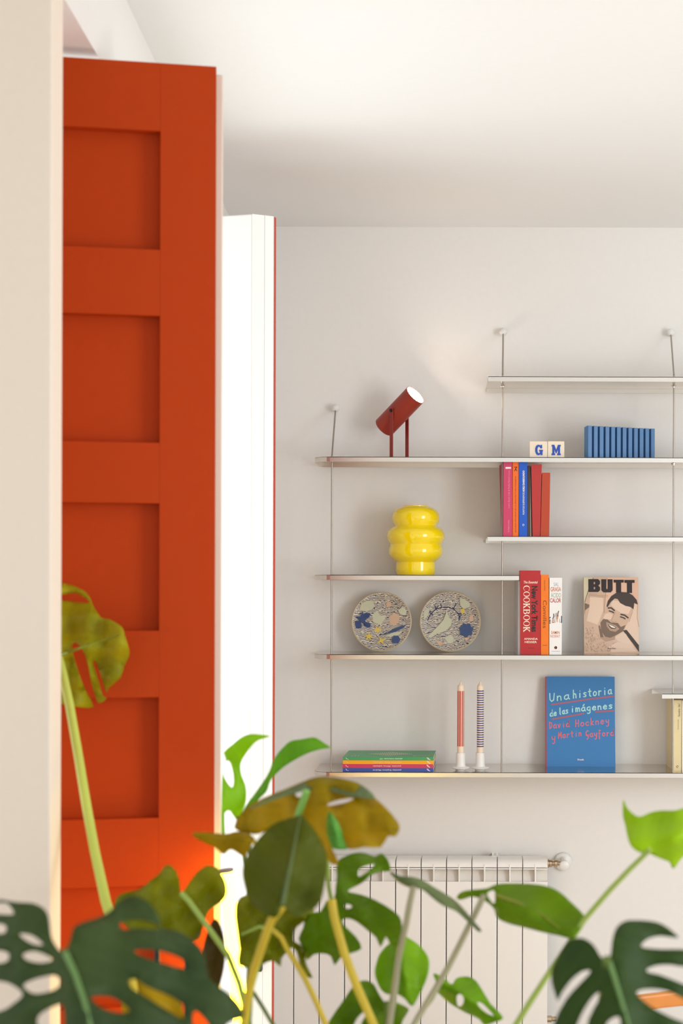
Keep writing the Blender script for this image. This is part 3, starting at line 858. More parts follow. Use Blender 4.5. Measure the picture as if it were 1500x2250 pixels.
# ------------------------------------------------------------------ plates
def plate_mat(name, seed):
    m = bpy.data.materials.new(name); m.use_nodes = True
    nt = m.node_tree; b = nt.nodes['Principled BSDF']; b.inputs['Roughness'].default_value = 0.35
    b.inputs['Coat Weight'].default_value = 0.15
    tc = nt.nodes.new('ShaderNodeTexCoord'); mp_ = nt.nodes.new('ShaderNodeMapping')
    mp_.inputs['Location'].default_value = (seed, seed * 0.7, 0)
    nt.links.new(tc.outputs['Object'], mp_.inputs['Vector'])
    wv = nt.nodes.new('ShaderNodeTexWave'); wv.wave_type = 'RINGS'; wv.inputs['Scale'].default_value = 68
    wv.inputs['Distortion'].default_value = 11; wv.inputs['Detail'].default_value = 1.0; wv.inputs['Detail Scale'].default_value = 1.1
    nt.links.new(mp_.outputs['Vector'], wv.inputs['Vector'])
    nz = nt.nodes.new('ShaderNodeTexNoise'); nz.inputs['Scale'].default_value = 150
    nt.links.new(mp_.outputs['Vector'], nz.inputs['Vector'])
    mu = nt.nodes.new('ShaderNodeMath'); mu.operation = 'MULTIPLY'
    nt.links.new(wv.outputs['Fac'], mu.inputs[0]); nt.links.new(nz.outputs['Fac'], mu.inputs[1])
    cr = nt.nodes.new('ShaderNodeValToRGB')
    cr.color_ramp.elements[0].position = 0.25; cr.color_ramp.elements[0].color = lin((216, 206, 186))
    cr.color_ramp.elements[1].position = 0.36; cr.color_ramp.elements[1].color = lin((70, 66, 82))
    nt.links.new(mu.outputs[0], cr.inputs['Fac']); nt.links.new(cr.outputs['Color'], b.inputs['Base Color'])
    return m


PRIM = mat('plate_rim_clay', (206, 190, 156), 0.45, var=0.06)
PBLUE = mat('plate_blue', (52, 76, 122), 0.35, var=0.25, scale=120); PPALE = mat('plate_pale', (204, 204, 176), 0.4, var=0.06, scale=80)
PYEL = mat('plate_yellow', (226, 196, 84), 0.4, var=0.08, scale=120); PPEACH = mat('plate_peach', (214, 178, 148), 0.4, var=0.08, scale=120); PINDIGO = mat('plate_indigo', (44, 46, 82), 0.4)


def plate(label, cx, cy, rpx, seed, deco):
    Yc = 4.885
    c = P(cx, cy, Yc); r = rpx / FPX * Yc
    lean = math.radians(10)
    root = thing('ceramic_plate', label, 'plate', (c.x, Yc - 0.02, Z_PLATE), 'decorated plates')
    nrm = Vector((0, -math.cos(lean), math.sin(lean)))
    c.z = Z_PLATE + r * math.cos(lean) + 0.0015
    rot = Matrix((Vector((1, 0, 0)), Vector((0, math.sin(lean), math.cos(lean))), nrm)).transposed()
    # rest: body in local frame so the pattern follows the plate
    def lo(name, mb, m, smooth=True):
        o = mb.build(name, m, None, smooth)
        o.parent = root
        o.matrix_parent_inverse = Matrix.Identity(4)
        o.matrix_local = Matrix.Translation(c - Vector(root.location)) @ rot.to_4x4()
        return o
    lo('plate_body', MB().lathe([(0.0001, -0.004), (r * 0.8, -0.004), (r * 0.99, 0.003), (r, 0.0065), (r * 0.975, 0.0085), (r * 0.955, 0.0075)], (0, 0, 0), 64, caps=False), PRIM)
    lo('glazed_face', MB().lathe([(0.0001, 0.0005), (r * 0.72, 0.001), (r * 0.80, 0.0028), (r * 0.962, 0.0074)], (0, 0, 0), 64, caps=False), plate_mat('plate_hatching_%d' % seed, seed))

    def hgt(a, b):
        q = math.hypot(a, b)
        return 0.0013 + (0 if q < 0.72 else (q - 0.72) * 0.028)
    lev = [0.0]
    for kind, m, data in deco:
        lev[0] += 0.00008
        mb = MB()
        if kind == 'poly':
            for pl in data:
                tr = tessellate_polygon([[Vector((p[0], p[1], 0)) for p in pl]])
                hm = max(hgt(*p) for p in pl)
                lo('painted_motif', MB().add([(p[0] * r, p[1] * r, hm + lev[0]) for p in pl], [tuple(t) for t in tr]), m, False)
            continue
        else:
            fr = Frame((0, 0, 0), (1, 0, 0), (0, 1, 0))
            for wd, lns in data:
                strokes(fr, lns, wd * r, 0.0016 + lev[0], fn=lambda a, b: (a * r, b * r), mb=mb)
        o = lo('painted_motif', mb, m, False)
        o['kind'] = 'stuff'
    return root


def petal_flower(cx, cy, r, n, rng, k=0.45):
    out = []
    for i in range(n):
        a = 2 * math.pi * i / n + rng
        b = a + math.pi / n
        out.append((cx + r * math.cos(a), cy + r * math.sin(a))); out.append((cx + r * k * math.cos(b), cy + r * k * math.sin(b)))
    return out


def blob(cx, cy, rx, ry, rot=0, n=12, j=0.18, seed=1):
    rr = random.Random(seed); o = []
    for i in range(n):
        a = 2 * math.pi * i / n; q = 1 + rr.uniform(-j, j)
        u, v = rx * q * math.cos(a), ry * q * math.sin(a)
        o.append((cx + u * math.cos(rot) - v * math.sin(rot), cy + u * math.sin(rot) + v * math.cos(rot)))
    return o


def L(zx, zy): return ((zx - 438) / 292.0, (410 - zy) / 292.0)
def Rr(zx, zy): return ((zx - 1105) / 295.0, (415 - zy) / 295.0)


def mpts(f, *pts): return [f(*p) for p in pts]


lp = [('poly', PPALE, [mpts(L, (215, 300), (240, 230), (290, 205), (345, 200), (372, 260), (330, 300), (280, 310)), mpts(L, (345, 340), (395, 295), (410, 345), (480, 350), (455, 400), (430, 440), (395, 430), (355, 410)),
                       mpts(L, (595, 300), (640, 260), (680, 300), (670, 350), (620, 340)), mpts(L, (480, 545), (560, 510), (640, 505), (600, 545), (520, 560))]),
      ('poly', PPEACH, [mpts(L, (520, 350), (560, 320), (610, 350), (605, 410), (560, 450), (520, 430), (510, 390)), mpts(L, (475, 230), (500, 205), (530, 225), (525, 260), (485, 265))]),
      ('poly', PBLUE, [petal_flower(*L(250, 385), 0.27, 5, 0.3, 0.38), blob(*L(210, 440), 0.12, 0.14, 0.4, seed=3), blob(*L(300, 440), 0.13, 0.1, -0.5, seed=4), blob(*L(285, 350), 0.15, 0.08, 0.3, seed=5), petal_flower(*L(580, 585), 0.155, 6, 0, 0.8)]),
      ('poly', PYEL, [petal_flower(*L(315, 555), 0.16, 5, 0.2, 0.35), petal_flower(*L(400, 487), 0.15, 5, 0.9, 0.4), petal_flower(*L(438, 595), 0.17, 4, 0.5, 0.32)]),
      ('poly', PBLUE, [mpts(L, (408, 548), (500, 515), (560, 478), (640, 448), (680, 438), (650, 470), (570, 510), (505, 525))]),
      ('line', mat('plate_white', (232, 228, 214), 0.3), [(0.016, [mpts(L, (530, 180), (600, 235), (650, 310), (680, 400), (670, 440))]), (0.016, [mpts(L, (185, 350), (205, 310))])])]
rp_ = [('poly', PPALE, [mpts(Rr, (890, 560), (960, 490), (1040, 400), (1070, 310), (1095, 380), (1122, 400), (1110, 460), (1060, 510), (980, 535), (920, 575)), mpts(Rr, (1195, 180), (1240, 195), (1300, 240), (1285, 280), (1230, 290), (1200, 260)),
                        mpts(Rr, (1050, 575), (1110, 545), (1140, 570), (1130, 620), (1090, 630)), mpts(Rr, (845, 330), (880, 285), (905, 300), (880, 370), (850, 400))]),
       ('poly', PPEACH, [mpts(Rr, (960, 600), (1010, 610), (1050, 640), (1000, 650)), mpts(Rr, (1285, 370), (1320, 345), (1330, 400), (1290, 420)), mpts(Rr, (1240, 575), (1300, 565), (1260, 610))]),
       ('poly', PYEL, [mpts(Rr, (1208, 290), (1240, 285), (1243, 325), (1222, 345), (1206, 325))]),
       ('line', PINDIGO, [(0.028, [mpts(Rr, (885, 405), (915, 340), (965, 295), (1030, 275), (1090, 275), (1140, 295), (1180, 335), (1200, 380))]),
                          (0.03, [mpts(Rr, (965, 295), (955, 262)), mpts(Rr, (965, 292), (985, 265)), mpts(Rr, (1020, 278), (1010, 242)), mpts(Rr, (1135, 290), (1160, 240)), mpts(Rr, (920, 335), (905, 325)), mpts(Rr, (925, 330), (930, 355)),
                                  mpts(Rr, (1190, 360), (1190, 405)), mpts(Rr, (1195, 370), (1210, 350)), mpts(Rr, (835, 445), (885, 435)), mpts(Rr, (860, 445), (880, 455)), mpts(Rr, (1335, 380), (1345, 400))]),
                          (0.018, [mpts(Rr, (1245, 545), (1250, 580), (1262, 605))])]),
       ('poly', PBLUE, [petal_flower(*Rr(1260, 500), 0.25, 7, 0.2, 0.78)]),
       ('line', MATS['plate_white'], [(0.016, [mpts(Rr, (1230, 200), (1290, 260), (1340, 340), (1350, 430), (1345, 480))]), (0.016, [mpts(Rr, (835, 400), (860, 330))])])]
plate('hatched ceramic plate with yellow flowers and a blue feather, left plate', 838.5, 1363, 66.0, 3, lp)
plate('hatched ceramic plate with a curving blue sprig and blue flower', 989, 1364.5, 67.0, 11, rp_)

# ------------------------------------------------------------------ candles and holders
HOLD = mat('white_ceramic', (236, 234, 230), 0.4, var=0.01)
WAX = mat('cream_wax', (240, 220, 196), 0.5, var=0.03)
CRED = mat('candle_red', (205, 62, 52), 0.5); CBLUE = mat('candle_blue', (28, 48, 128), 0.5)


def candle(cx, hx, red):
    Yc = 4.765; s = Yc / FPX
    base = P(hx, 1693, Yc)
    what = 'red upright-striped' if red else 'blue ring-striped'
    hold = thing('candle_holder', 'white ceramic candle holder carrying the %s candle' % what, 'candle holder', (base.x, Yc, Z_LOW), 'candle holders')
    z0 = Z_LOW + 0.0003
    MB().lathe([(0.0001, z0), (11 * s, z0), (12 * s, z0 + 0.004), (19 * s, z0 + 0.0075), (19.3 * s, z0 + 0.0095), (18.5 * s, z0 + 0.0105), (11.5 * s, z0 + 0.013), (10.3 * s, z0 + 0.018), (10 * s, z0 + 0.056), (9.7 * s, z0 + 0.0575), (7.9 * s, z0 + 0.0575), (7.9 * s, z0 + 0.04), (0.0001, z0 + 0.04)],
               (base.x, Yc, 0), 40).build('holder_body', HOLD, hold, smooth=True)
    zc0 = z0 + 0.0402
    can = thing('candle', 'slim cream candle with %s' % ('red upright stripes' if red else 'thin blue rings'), 'candle', (base.x, Yc, zc0), 'striped candles')
    zt = P(cx, 1508, Yc).z; ztip = P(cx, 1498, Yc).z
    tx = P(cx, 1580, Yc).x
    dx = P(cx, 1500, Yc).x - P(cx, 1650, Yc).x
    R_ = 7.3 * s
    pr = [(0.0001, zc0), (R_, zc0), (R_, zt - 0.001), (R_ * 0.92, zt + 0.002), (R_ * 0.6, zt + 0.006), (R_ * 0.36, zt + 0.009), (R_ * 0.26, ztip), (0.0001, ztip + 0.001)]
    MB().lathe(pr, (base.x, Yc, 0), 32).build('wax_body', WAX, can, smooth=True)
    MB().tube([(base.x, Yc, ztip), (base.x + 0.001, Yc, ztip + 0.006)], 0.0007, 6).build('wick', mat('wick', (215, 200, 180)), can)
    za, zbm = P(cx, 1518, Yc).z, P(cx, 1639.5, Yc).z
    if red:
        mb = MB()
        for q in range(9):
            a0 = 2 * math.pi * q / 9 + 0.12
            ring = [(base.x + (R_ + 0.0003) * math.cos(a0 + 0.44 * t / 4), Yc + (R_ + 0.0003) * math.sin(a0 + 0.44 * t / 4)) for t in range(5)]
            for (p, q2) in zip(ring, ring[1:]):
                mb.add([(p[0], p[1], zbm), (q2[0], q2[1], zbm), (q2[0], q2[1], za), (p[0], p[1], za)], [(0, 1, 2, 3)])
        mb.build('stripes', CRED, can)
    else:
        mb = MB()
        for q in range(25):
            zz = za + (zbm - za) * q / 24.0
            mb.lathe([(R_ + 0.00005, zz - 0.0017), (R_ + 0.0003, zz - 0.0016), (R_ + 0.0003, zz + 0.0016), (R_ + 0.00005, zz + 0.0017)], (base.x, Yc, 0), 32)
        mb.build('stripes', CBLUE, can)


candle(1010.5, 1011.5, True); candle(1053, 1054.5, False)

# ------------------------------------------------------------------ stack of flat books
YS = 4.722
cols = [((48, 82, 166), 'blue', 'bottom of the flat stack'), ((206, 54, 96), 'crimson', 'second from the bottom of the flat stack'), ((246, 172, 16), 'yellow', 'second from the top of the flat stack'), ((66, 158, 98), 'green', 'on top of the flat stack')]
yl = [1697.0, 1688.9, 1680.2, 1672.0, 1664.6]
zc = Z_LOW + 0.0003
xa0, xa1 = P(752.8, 1690, YS).x, P(951.5, 1690, YS).x
for i, (c, nm, pos) in enumerate(cols):
    hgt_ = (yl[i] - yl[i + 1]) * YS / FPX
    jx = [0.0, -0.0006, 0.0004, 0.0003][i]
    root = thing('book', '%s slim softcover lying flat, %s' % (nm, pos), 'book', ((xa0 + xa1) / 2, YS, zc), 'books lying in the flat stack')
    cm = mat('stack_' + nm, c, 0.4, var=0.03)
    t = 0.0007; D = 0.185
    cv = MB().box((xa0 + jx, YS, zc), (xa1 + jx, YS + 0.001, zc + hgt_ - 0.0002)).box((xa0 + jx, YS + 0.001, zc), (xa1 + jx, YS + D, zc + t)).box((xa0 + jx, YS + 0.001, zc + hgt_ - t), (xa1 + jx, YS + D, zc + hgt_ - 0.0002))
    cv.build('cover', cm, root)
    MB().box((xa0 + jx + 0.001, YS + 0.001, zc + t), (xa1 + jx - 0.001, YS + D - 0.002, zc + hgt_ - t)).build('pages', PAPER, root)
    fr = Frame((xa0 + jx, YS, zc), (1, 0, 0), (0, 0, 1))
    W_ = xa1 - xa0
    ink = WHITE_INK if i != 2 else inkm('palepink', (250, 200, 170))
    text_fit(['paneles Explora Madrid', 'paneles África editado', 'paneles Asia editado', 'paneles Indonesia 127'][i], fr, W_ * (0.49 if i != 3 else 0.53), hgt_ * 0.5, W_ * (0.31 if i != 3 else 0.25), hgt_ * 0.45, 0.0003, ink, root, rot=180, bold=0.01)
    strokes(fr, [[(W_ * .93, hgt_ * .75), (W_ * .945, hgt_ * .7), (W_ * .94, hgt_ * .45), (W_ * .957, hgt_ * .35), (W_ * .962, hgt_ * .2)]], 0.0022, 0.0003).build('publisher_mark', WHITE_INK, root)
    strokes(fr, [[(W_ * .035, hgt_ * .7), (W_ * .045, hgt_ * .4)], [(W_ * .055, hgt_ * .35), (W_ * .06, hgt_ * .25)]], 0.0016, 0.0003).build('volume_mark', ink, root)
    if i == 3:
        ft = Frame((xa0 + jx, YS, zc + hgt_), (1, 0, 0), (0, 1, 0))
        LOZ = mat('lozenge_print', (196, 204, 176), 0.5, var=0.2, scale=300)
        for q in range(22):
            u = 0.27 + 0.46 * q / 21.0; hh = 0.05 * (1 - abs((q - 10.5) / 11.0)) + 0.004
            MB().add([ft.at(W_ * u, 0.085 - hh, 0.0003), ft.at(W_ * (u + 0.012), 0.085 - hh, 0.0003), ft.at(W_ * (u + 0.012), 0.085 + hh, 0.0003), ft.at(W_ * u, 0.085 + hh, 0.0003)], [(0, 1, 2, 3)]).build('printed_bar', LOZ, root)
        text_fit('A ZUL ELALE', ft, W_ * 0.86, 0.03, W_ * 0.18, 0.022, 0.0003, LOZ, root, rot=180)
        text_fit('127', ft, W_ * 0.12, 0.03, W_ * 0.09, 0.03, 0.0003, LOZ, root, rot=180)
    zc += hgt_

# ------------------------------------------------------------------ cream books at the right edge
CRC = (226, 208, 160)
G3 = 'cream books under the small shelf'
r_, f_, W_, H_ = book('cream paperback with slanted spine lettering behind the rightmost rod', 1479.5, 1496, 1479.5, 1496.5, 1538.5, Z_LOW, 4.775, 0.155, CRC, G3, back_shift=-0.007)
text_fit('Nombre 1661', f_, W_ * 0.7, H_ * 0.86, H_ * 0.19, W_ * 0.3, 0.0004, BLACK_INK, r_, rot=90, shear=0.3)
text_fit('ROMANCES', f_, W_ * 0.6, H_ * 0.655, H_ * 0.14, W_ * 0.16, 0.0004, inkm('taupe', (150, 130, 100)), r_, rot=90)
strokes(f_, [[(W_ * .5 + 0.003 * math.cos(a), H_ * .055 + 0.0032 * math.sin(a)) for a in [q * math.pi / 5 for q in range(9)]]], 0.0014, 0.0004).build('publisher_mark', BLACK_INK, r_)
book('pale cream book, outermost at the right edge of the lowest shelf', 1497.2, 1515, 1497.2, 1515, 1539, Z_LOW, 4.778, 0.15, (228, 220, 196), G3)

# ------------------------------------------------------------------ radiator
RY = 4.835
rx1 = P(1203.5, 1960, RY).x
SW = 55.8 * RY / FPX
NS = 11
rad = thing('radiator', 'white sectional wall radiator below the lowest shelf', 'radiator', (rx1 - SW * NS / 2, 4.88, 0.10))
zt0 = P(1100, 1884, 4.885).z; zh = P(1100, 1909, RY).z; zr = P(1100, 1937.5, RY).z
for i in range(NS):
    a = rx1 - SW * (i + 1) + 0.0015; b = rx1 - 0.0015 - SW * i
    mb = MB()
    # rounded header
    prof = [(RY + 0.002, zh + 0.004)]
    for q in range(7):
        an = math.pi / 2 * q / 6
        prof.append((RY + 0.028 - 0.026 * math.cos(an), zt0 - 0.022 + 0.022 * math.sin(an)))
    prof += [(4.915, zt0), (4.915, zt0 - 0.05), (RY + 0.03, zt0 - 0.06), (RY + 0.03, zh + 0.004)]
    mb.prism_x(prof, a, b)
    sec = mb.build('section', RADIATOR, rad, smooth=True)
    m2 = MB()
    m2.box((a, RY, 0.11), (b, RY + 0.005, zr))                                 # front plate
    m2.box((a, RY + 0.001, zh - 0.0025), (b, RY + 0.03, zh + 0.0015))          # cross bar
    m2.box(((a + b) / 2 - 0.0024, RY + 0.0005, zr - 0.02), ((a + b) / 2 + 0.0024, RY + 0.05, zh + 0.014))   # middle rib
    m2.box((a, RY + 0.005, 0.11), (a + 0.002, RY + 0.045, zr)).box((b - 0.002, RY + 0.005, 0.11), (b, RY + 0.045, zr))     # side flanges
    m2.build('front_plate', RADIATOR, sec, bevel=0.0008)
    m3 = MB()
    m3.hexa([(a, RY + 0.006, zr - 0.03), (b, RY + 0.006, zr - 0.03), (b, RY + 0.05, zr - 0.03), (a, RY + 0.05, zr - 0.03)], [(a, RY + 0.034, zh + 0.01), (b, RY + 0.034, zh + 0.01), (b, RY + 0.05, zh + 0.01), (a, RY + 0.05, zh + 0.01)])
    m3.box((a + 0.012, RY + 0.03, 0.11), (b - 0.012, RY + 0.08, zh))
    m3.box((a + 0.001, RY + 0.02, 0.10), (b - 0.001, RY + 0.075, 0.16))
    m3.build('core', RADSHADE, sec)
vz = P(1215, 1901.5, RY).z
vy = RY + 0.035
vrot = Matrix.Rotation(math.pi / 2, 3, 'Y')
BRASS = mat('nickel_brass', (196, 176, 150), 0.2, metal=1.0)
x_ = rx1
MB().lathe([(0.015, 0), (0.015, 0.004), (0.0115, 0.005), (0.0125, 0.006), (0.0125, 0.014), (0.009, 0.016), (0.009, 0.020), (0.0125, 0.022), (0.0125, 0.032), (0.008, 0.034), (0.008, 0.05), (0.0001, 0.05)], (x_, vy, vz), 12, rot=vrot).build('valve', BRASS, rad, smooth=False)
kp = P(1239.5, 1901.5, RY - 0.02)
MB().lathe([(0.0001, -0.05), (0.009, -0.05), (0.011, -0.046), (0.0155, -0.006), (0.0163, 0.0), (0.0155, 0.005), (0.012, 0.008), (0.0001, 0.0085)][::-1], (kp.x, kp.y, kp.z), 28, rot=Matrix.Rotation(math.pi / 2, 3, 'X')).build('valve_knob', KNOBWHITE, rad, smooth=True)
MB().tube([(kp.x, vy - 0.01, kp.z), (kp.x, vy + 0.03, kp.z), (kp.x, 4.945, kp.z + 0.002)], 0.0075, 12).build('pipe', KNOBWHITE, rad, smooth=True)
rz = P(1237, 1893, 4.94)
MB().lathe([(0.0001, 0.012), (0.022, 0.011), (0.029, 0.006), (0.0305, -0.0095), (0.0001, -0.0095)], (rz.x, 4.94, rz.z), 36, rot=Matrix.Rotation(math.pi / 2, 3, 'X')).build('wall_rosette', KNOBWHITE, rad, smooth=True)
frz = Frame((rz.x, 4.927, rz.z), (1, 0, 0), (0, 0, 1))
strokes(frz, [[(0.008 * math.cos(a), -0.006 + 0.008 * math.sin(a)) for a in [math.pi * q / 8 for q in range(9)]]], 0.003, 0.0003).build('sun_mark', mat('mark_yellow', (214, 176, 40)), rad)
strokes(frz, [[(0.0105 * math.cos(a), -0.006 + 0.0105 * math.sin(a)), (0.0135 * math.cos(a), -0.006 + 0.0135 * math.sin(a))] for a in [math.pi * q / 6 for q in range(7)]], 0.0011, 0.0004).build('sun_mark', BLACK_INK, rad)
hk = P(1088, 1876, 4.93)
MB().box((hk.x - 0.007, 4.90, hk.z - 0.022), (hk.x + 0.007, 4.949, hk.z - 0.005)).box((hk.x - 0.012, 4.90, hk.z - 0.005), (hk.x + 0.012, 4.949, hk.z - 0.001)).box((hk.x - 0.010, 4.90, hk.z), (hk.x - 0.006, 4.915, hk.z + 0.010)).box((hk.x + 0.004, 4.90, hk.z), (hk.x + 0.008, 4.915, hk.z + 0.010)).build('wall_bracket', KNOBWHITE, rad)
lv = P(1262, 2246, RY)
MB().lathe([(0.011, 0), (0.011, 0.014), (0.008, 0.016), (0.008, 0.03), (0.0001, 0.03)], (rx1, vy, lv.z), 12, rot=vrot).build('return_valve', BRASS, rad)

# ------------------------------------------------------------------ glowing tube lamp behind the plants
TY = 2.665
tl = thing('tube_lamp', 'glowing warm-yellow tube floor lamp behind the monstera leaves', 'lamp', (P(560, 2250, TY).x, TY, 0))
TG = mat('tube_glow', (255, 215, 110), 0.5, emit=(255, 218, 48), estr=13.0)
t0, t1 = P(496.5, 1916, TY), P(528, 2228, TY)
dirt = (t1 - t0).normalized()
foot = t0 + dirt * ((0.03 - t0.z) / dirt.z)
MB().tube([t0, t0 + (foot - t0) * 0.62], 0.0140, 20).build('glowing_tube', TG, tl, smooth=True)
MB().tube([t0 - dirt * 0.005, t0], 0.0138, 20).build('end_cap', mat('cap_grey', (120, 105, 95), 0.5), tl)
MB().tube([t0 + (foot - t0) * 0.62, foot], 0.012, 16).build('lamp_pole', BLACK, tl, smooth=True)
MB().lathe([(0.0001, 0.0), (0.12, 0.0), (0.12, 0.02), (0.11, 0.03), (0.0001, 0.03)], (foot.x, foot.y, 0.0005), 32).build('lamp_base', BLACK, tl, smooth=True)
tl.location = (foot.x, foot.y, 0)
for ch in tl.children:
    ch.matrix_parent_inverse = Matrix.Translation(-Vector(tl.location))

# ------------------------------------------------------------------ wooden chair at the lower right
WOOD = mat('honey_wood', (206, 128, 52), 0.4, var=0.18, scale=14)
CYd = 3.05
ca = P(1384, 2193, CYd); cb_ = P(1830, 2193, CYd)
chair = thing('wooden_chair', 'honey-coloured wooden chair with curved back rail behind the right monstera', 'chair', ((ca.x + cb_.x) / 2, CYd - 0.2, 0))
railp = []
for i in range(13):
    t = i / 12.0
    railp.append((ca.x + (cb_.x - ca.x) * t, CYd - 0.03 + 0.06 * math.sin(math.pi * t)))
rm_ = MB()
for p, q in zip(railp, railp[1:]):
    rm_.hexa([(p[0], p[1] - 0.011, ca.z - 0.018), (q[0], q[1] - 0.011, ca.z - 0.018), (q[0], q[1] + 0.011, ca.z - 0.018), (p[0], p[1] + 0.011, ca.z - 0.018)],
             [(p[0], p[1] - 0.011, ca.z + 0.012), (q[0], q[1] - 0.011, ca.z + 0.012), (q[0], q[1] + 0.011, ca.z + 0.012), (p[0], p[1] + 0.011, ca.z + 0.012)])
rm_.build('back_rail', WOOD, chair, bevel=0.004)
xa, xb = ca.x + 0.13, cb_.x - 0.13
for x in (xa, xb):
    MB().tube([(x, CYd + 0.03, 0.0), (x, CYd + 0.03, 0.43), (x, CYd + 0.03, ca.z - 0.015)], [0.012, 0.016, 0.012], 12).build('leg', WOOD, chair, smooth=True)
    MB().tube([(x, CYd - 0.42, 0.0), (x, CYd - 0.42, 0.44)], [0.012, 0.016], 12).build('leg', WOOD, chair, smooth=True)
MB().box((xa - 0.02, CYd - 0.45, 0.43), (xb + 0.02, CYd + 0.02, 0.46)).build('seat', WOOD, chair, bevel=0.008)


# ------------------------------------------------------------------ monstera plants
def leaf_mat(name, rgb, rough=0.35, trans=0.45, vein=0.28):
    if name in MATS:
        return MATS[name]
    m = bpy.data.materials.new(name); m.use_nodes = True
    nt = m.node_tree; b = nt.nodes['Principled BSDF']; out = nt.nodes['Material Output']
    c = lin(rgb)
    at = nt.nodes.new('ShaderNodeAttribute'); at.attribute_name = 'leafco'
    sep = nt.nodes.new('ShaderNodeSeparateXYZ'); nt.links.new(at.outputs['Vector'], sep.inputs[0])

    def mth(op, a, b2=None, v=None):
        n = nt.nodes.new('ShaderNodeMath'); n.operation = op
        nt.links.new(a, n.inputs[0])
        if b2 is not None: nt.links.new(b2, n.inputs[1])
        elif v is not None: n.inputs[1].default_value = v
        return n.outputs[0]
    s8 = mth('MULTIPLY', sep.outputs['X'], v=7.0); d4 = mth('MULTIPLY', sep.outputs['Y'], v=5.0)
    fr = mth('FRACT', mth('SUBTRACT', s8, d4))
    pk = mth('ABSOLUTE', mth('SUBTRACT', fr, v=0.5))
    v1 = mth('LESS_THAN', pk, v=0.045)
    tc = nt.nodes.new('ShaderNodeTexCoord'); nz = nt.nodes.new('ShaderNodeTexNoise'); nz.inputs['Scale'].default_value = 10; nz.inputs['Detail'].default_value = 1.0
    nt.links.new(tc.outputs['Object'], nz.inputs['Vector'])
    mx = nt.nodes.new('ShaderNodeMix'); mx.data_type = 'RGBA'
    mx.inputs[6].default_value = (c[0] * 0.5, c[1] * 0.62, c[2] * 0.8, 1); mx.inputs[7].default_value = (min(1, c[0] * 1.7), min(1, c[1] * 1.45), c[2] * 1.1, 1)
    nt.links.new(nz.outputs['Fac'], mx.inputs[0])
    mv = nt.nodes.new('ShaderNodeMix'); mv.data_type = 'RGBA'
    mv.inputs[7].default_value = (min(1, c[0] * 1.6 + 0.02), min(1, c[1] * 1.4 + 0.02), c[2] * 1.3 + 0.005, 1)
    nt.links.new(mx.outputs[2], mv.inputs[6]); nt.links.new(mth('MULTIPLY', v1, v=vein), mv.inputs[0])
    nt.links.new(mv.outputs[2], b.inputs['Base Color'])
    b.inputs['Roughness'].default_value = rough + 0.08; b.inputs['Specular IOR Level'].default_value = 0.22
    tr = nt.nodes.new('ShaderNodeBsdfTranslucent')
    g = nt.nodes.new('ShaderNodeMix'); g.data_type = 'RGBA'; g.blend_type = 'MULTIPLY'; g.inputs[0].default_value = 0.0
    sc_ = nt.nodes.new('ShaderNodeMix'); sc_.data_type = 'RGBA'; sc_.inputs[0].default_value = 0.5
    sc_.inputs[7].default_value = (min(1, c[0] * 2.4 + 0.1), min(1, c[1] * 2.0 + 0.1), c[2] * 0.8, 1)
    nt.links.new(mv.outputs[2], sc_.inputs[6]); nt.links.new(sc_.outputs[2], tr.inputs['Color'])
    ms = nt.nodes.new('ShaderNodeMixShader'); ms.inputs[0].default_value = trans
    nt.links.new(b.outputs[0], ms.inputs[1]); nt.links.new(tr.outputs[0], ms.inputs[2])
    nt.links.new(ms.outputs[0], out.inputs['Surface'])
    MATS[name] = m
    return m


def smooth_loop(pts, n=3):
    out = []; N = len(pts)
    for i in range(N):
        p0, p1, p2, p3 = (Vector(pts[(i + j - 1) % N]) for j in range(4))
        for q in range(n):
            t = q / n
            out.append(0.5 * ((2 * p1) + (p2 - p0) * t + (2 * p0 - 5 * p1 + 4 * p2 - p3) * t * t + (3 * p1 - p0 - 3 * p2 + p3) * t ** 3))
    return out


def inside(x, y, loops):
    c = False
    for lp_ in loops:
        j = len(lp_) - 1
        for i in range(len(lp_)):
            xi, yi = lp_[i]; xj, yj = lp_[j]
            if (yi > y) != (yj > y) and x < (xj - xi) * (y - yi) / (yj - yi) + xi:
                c = not c
            j = i
    return c


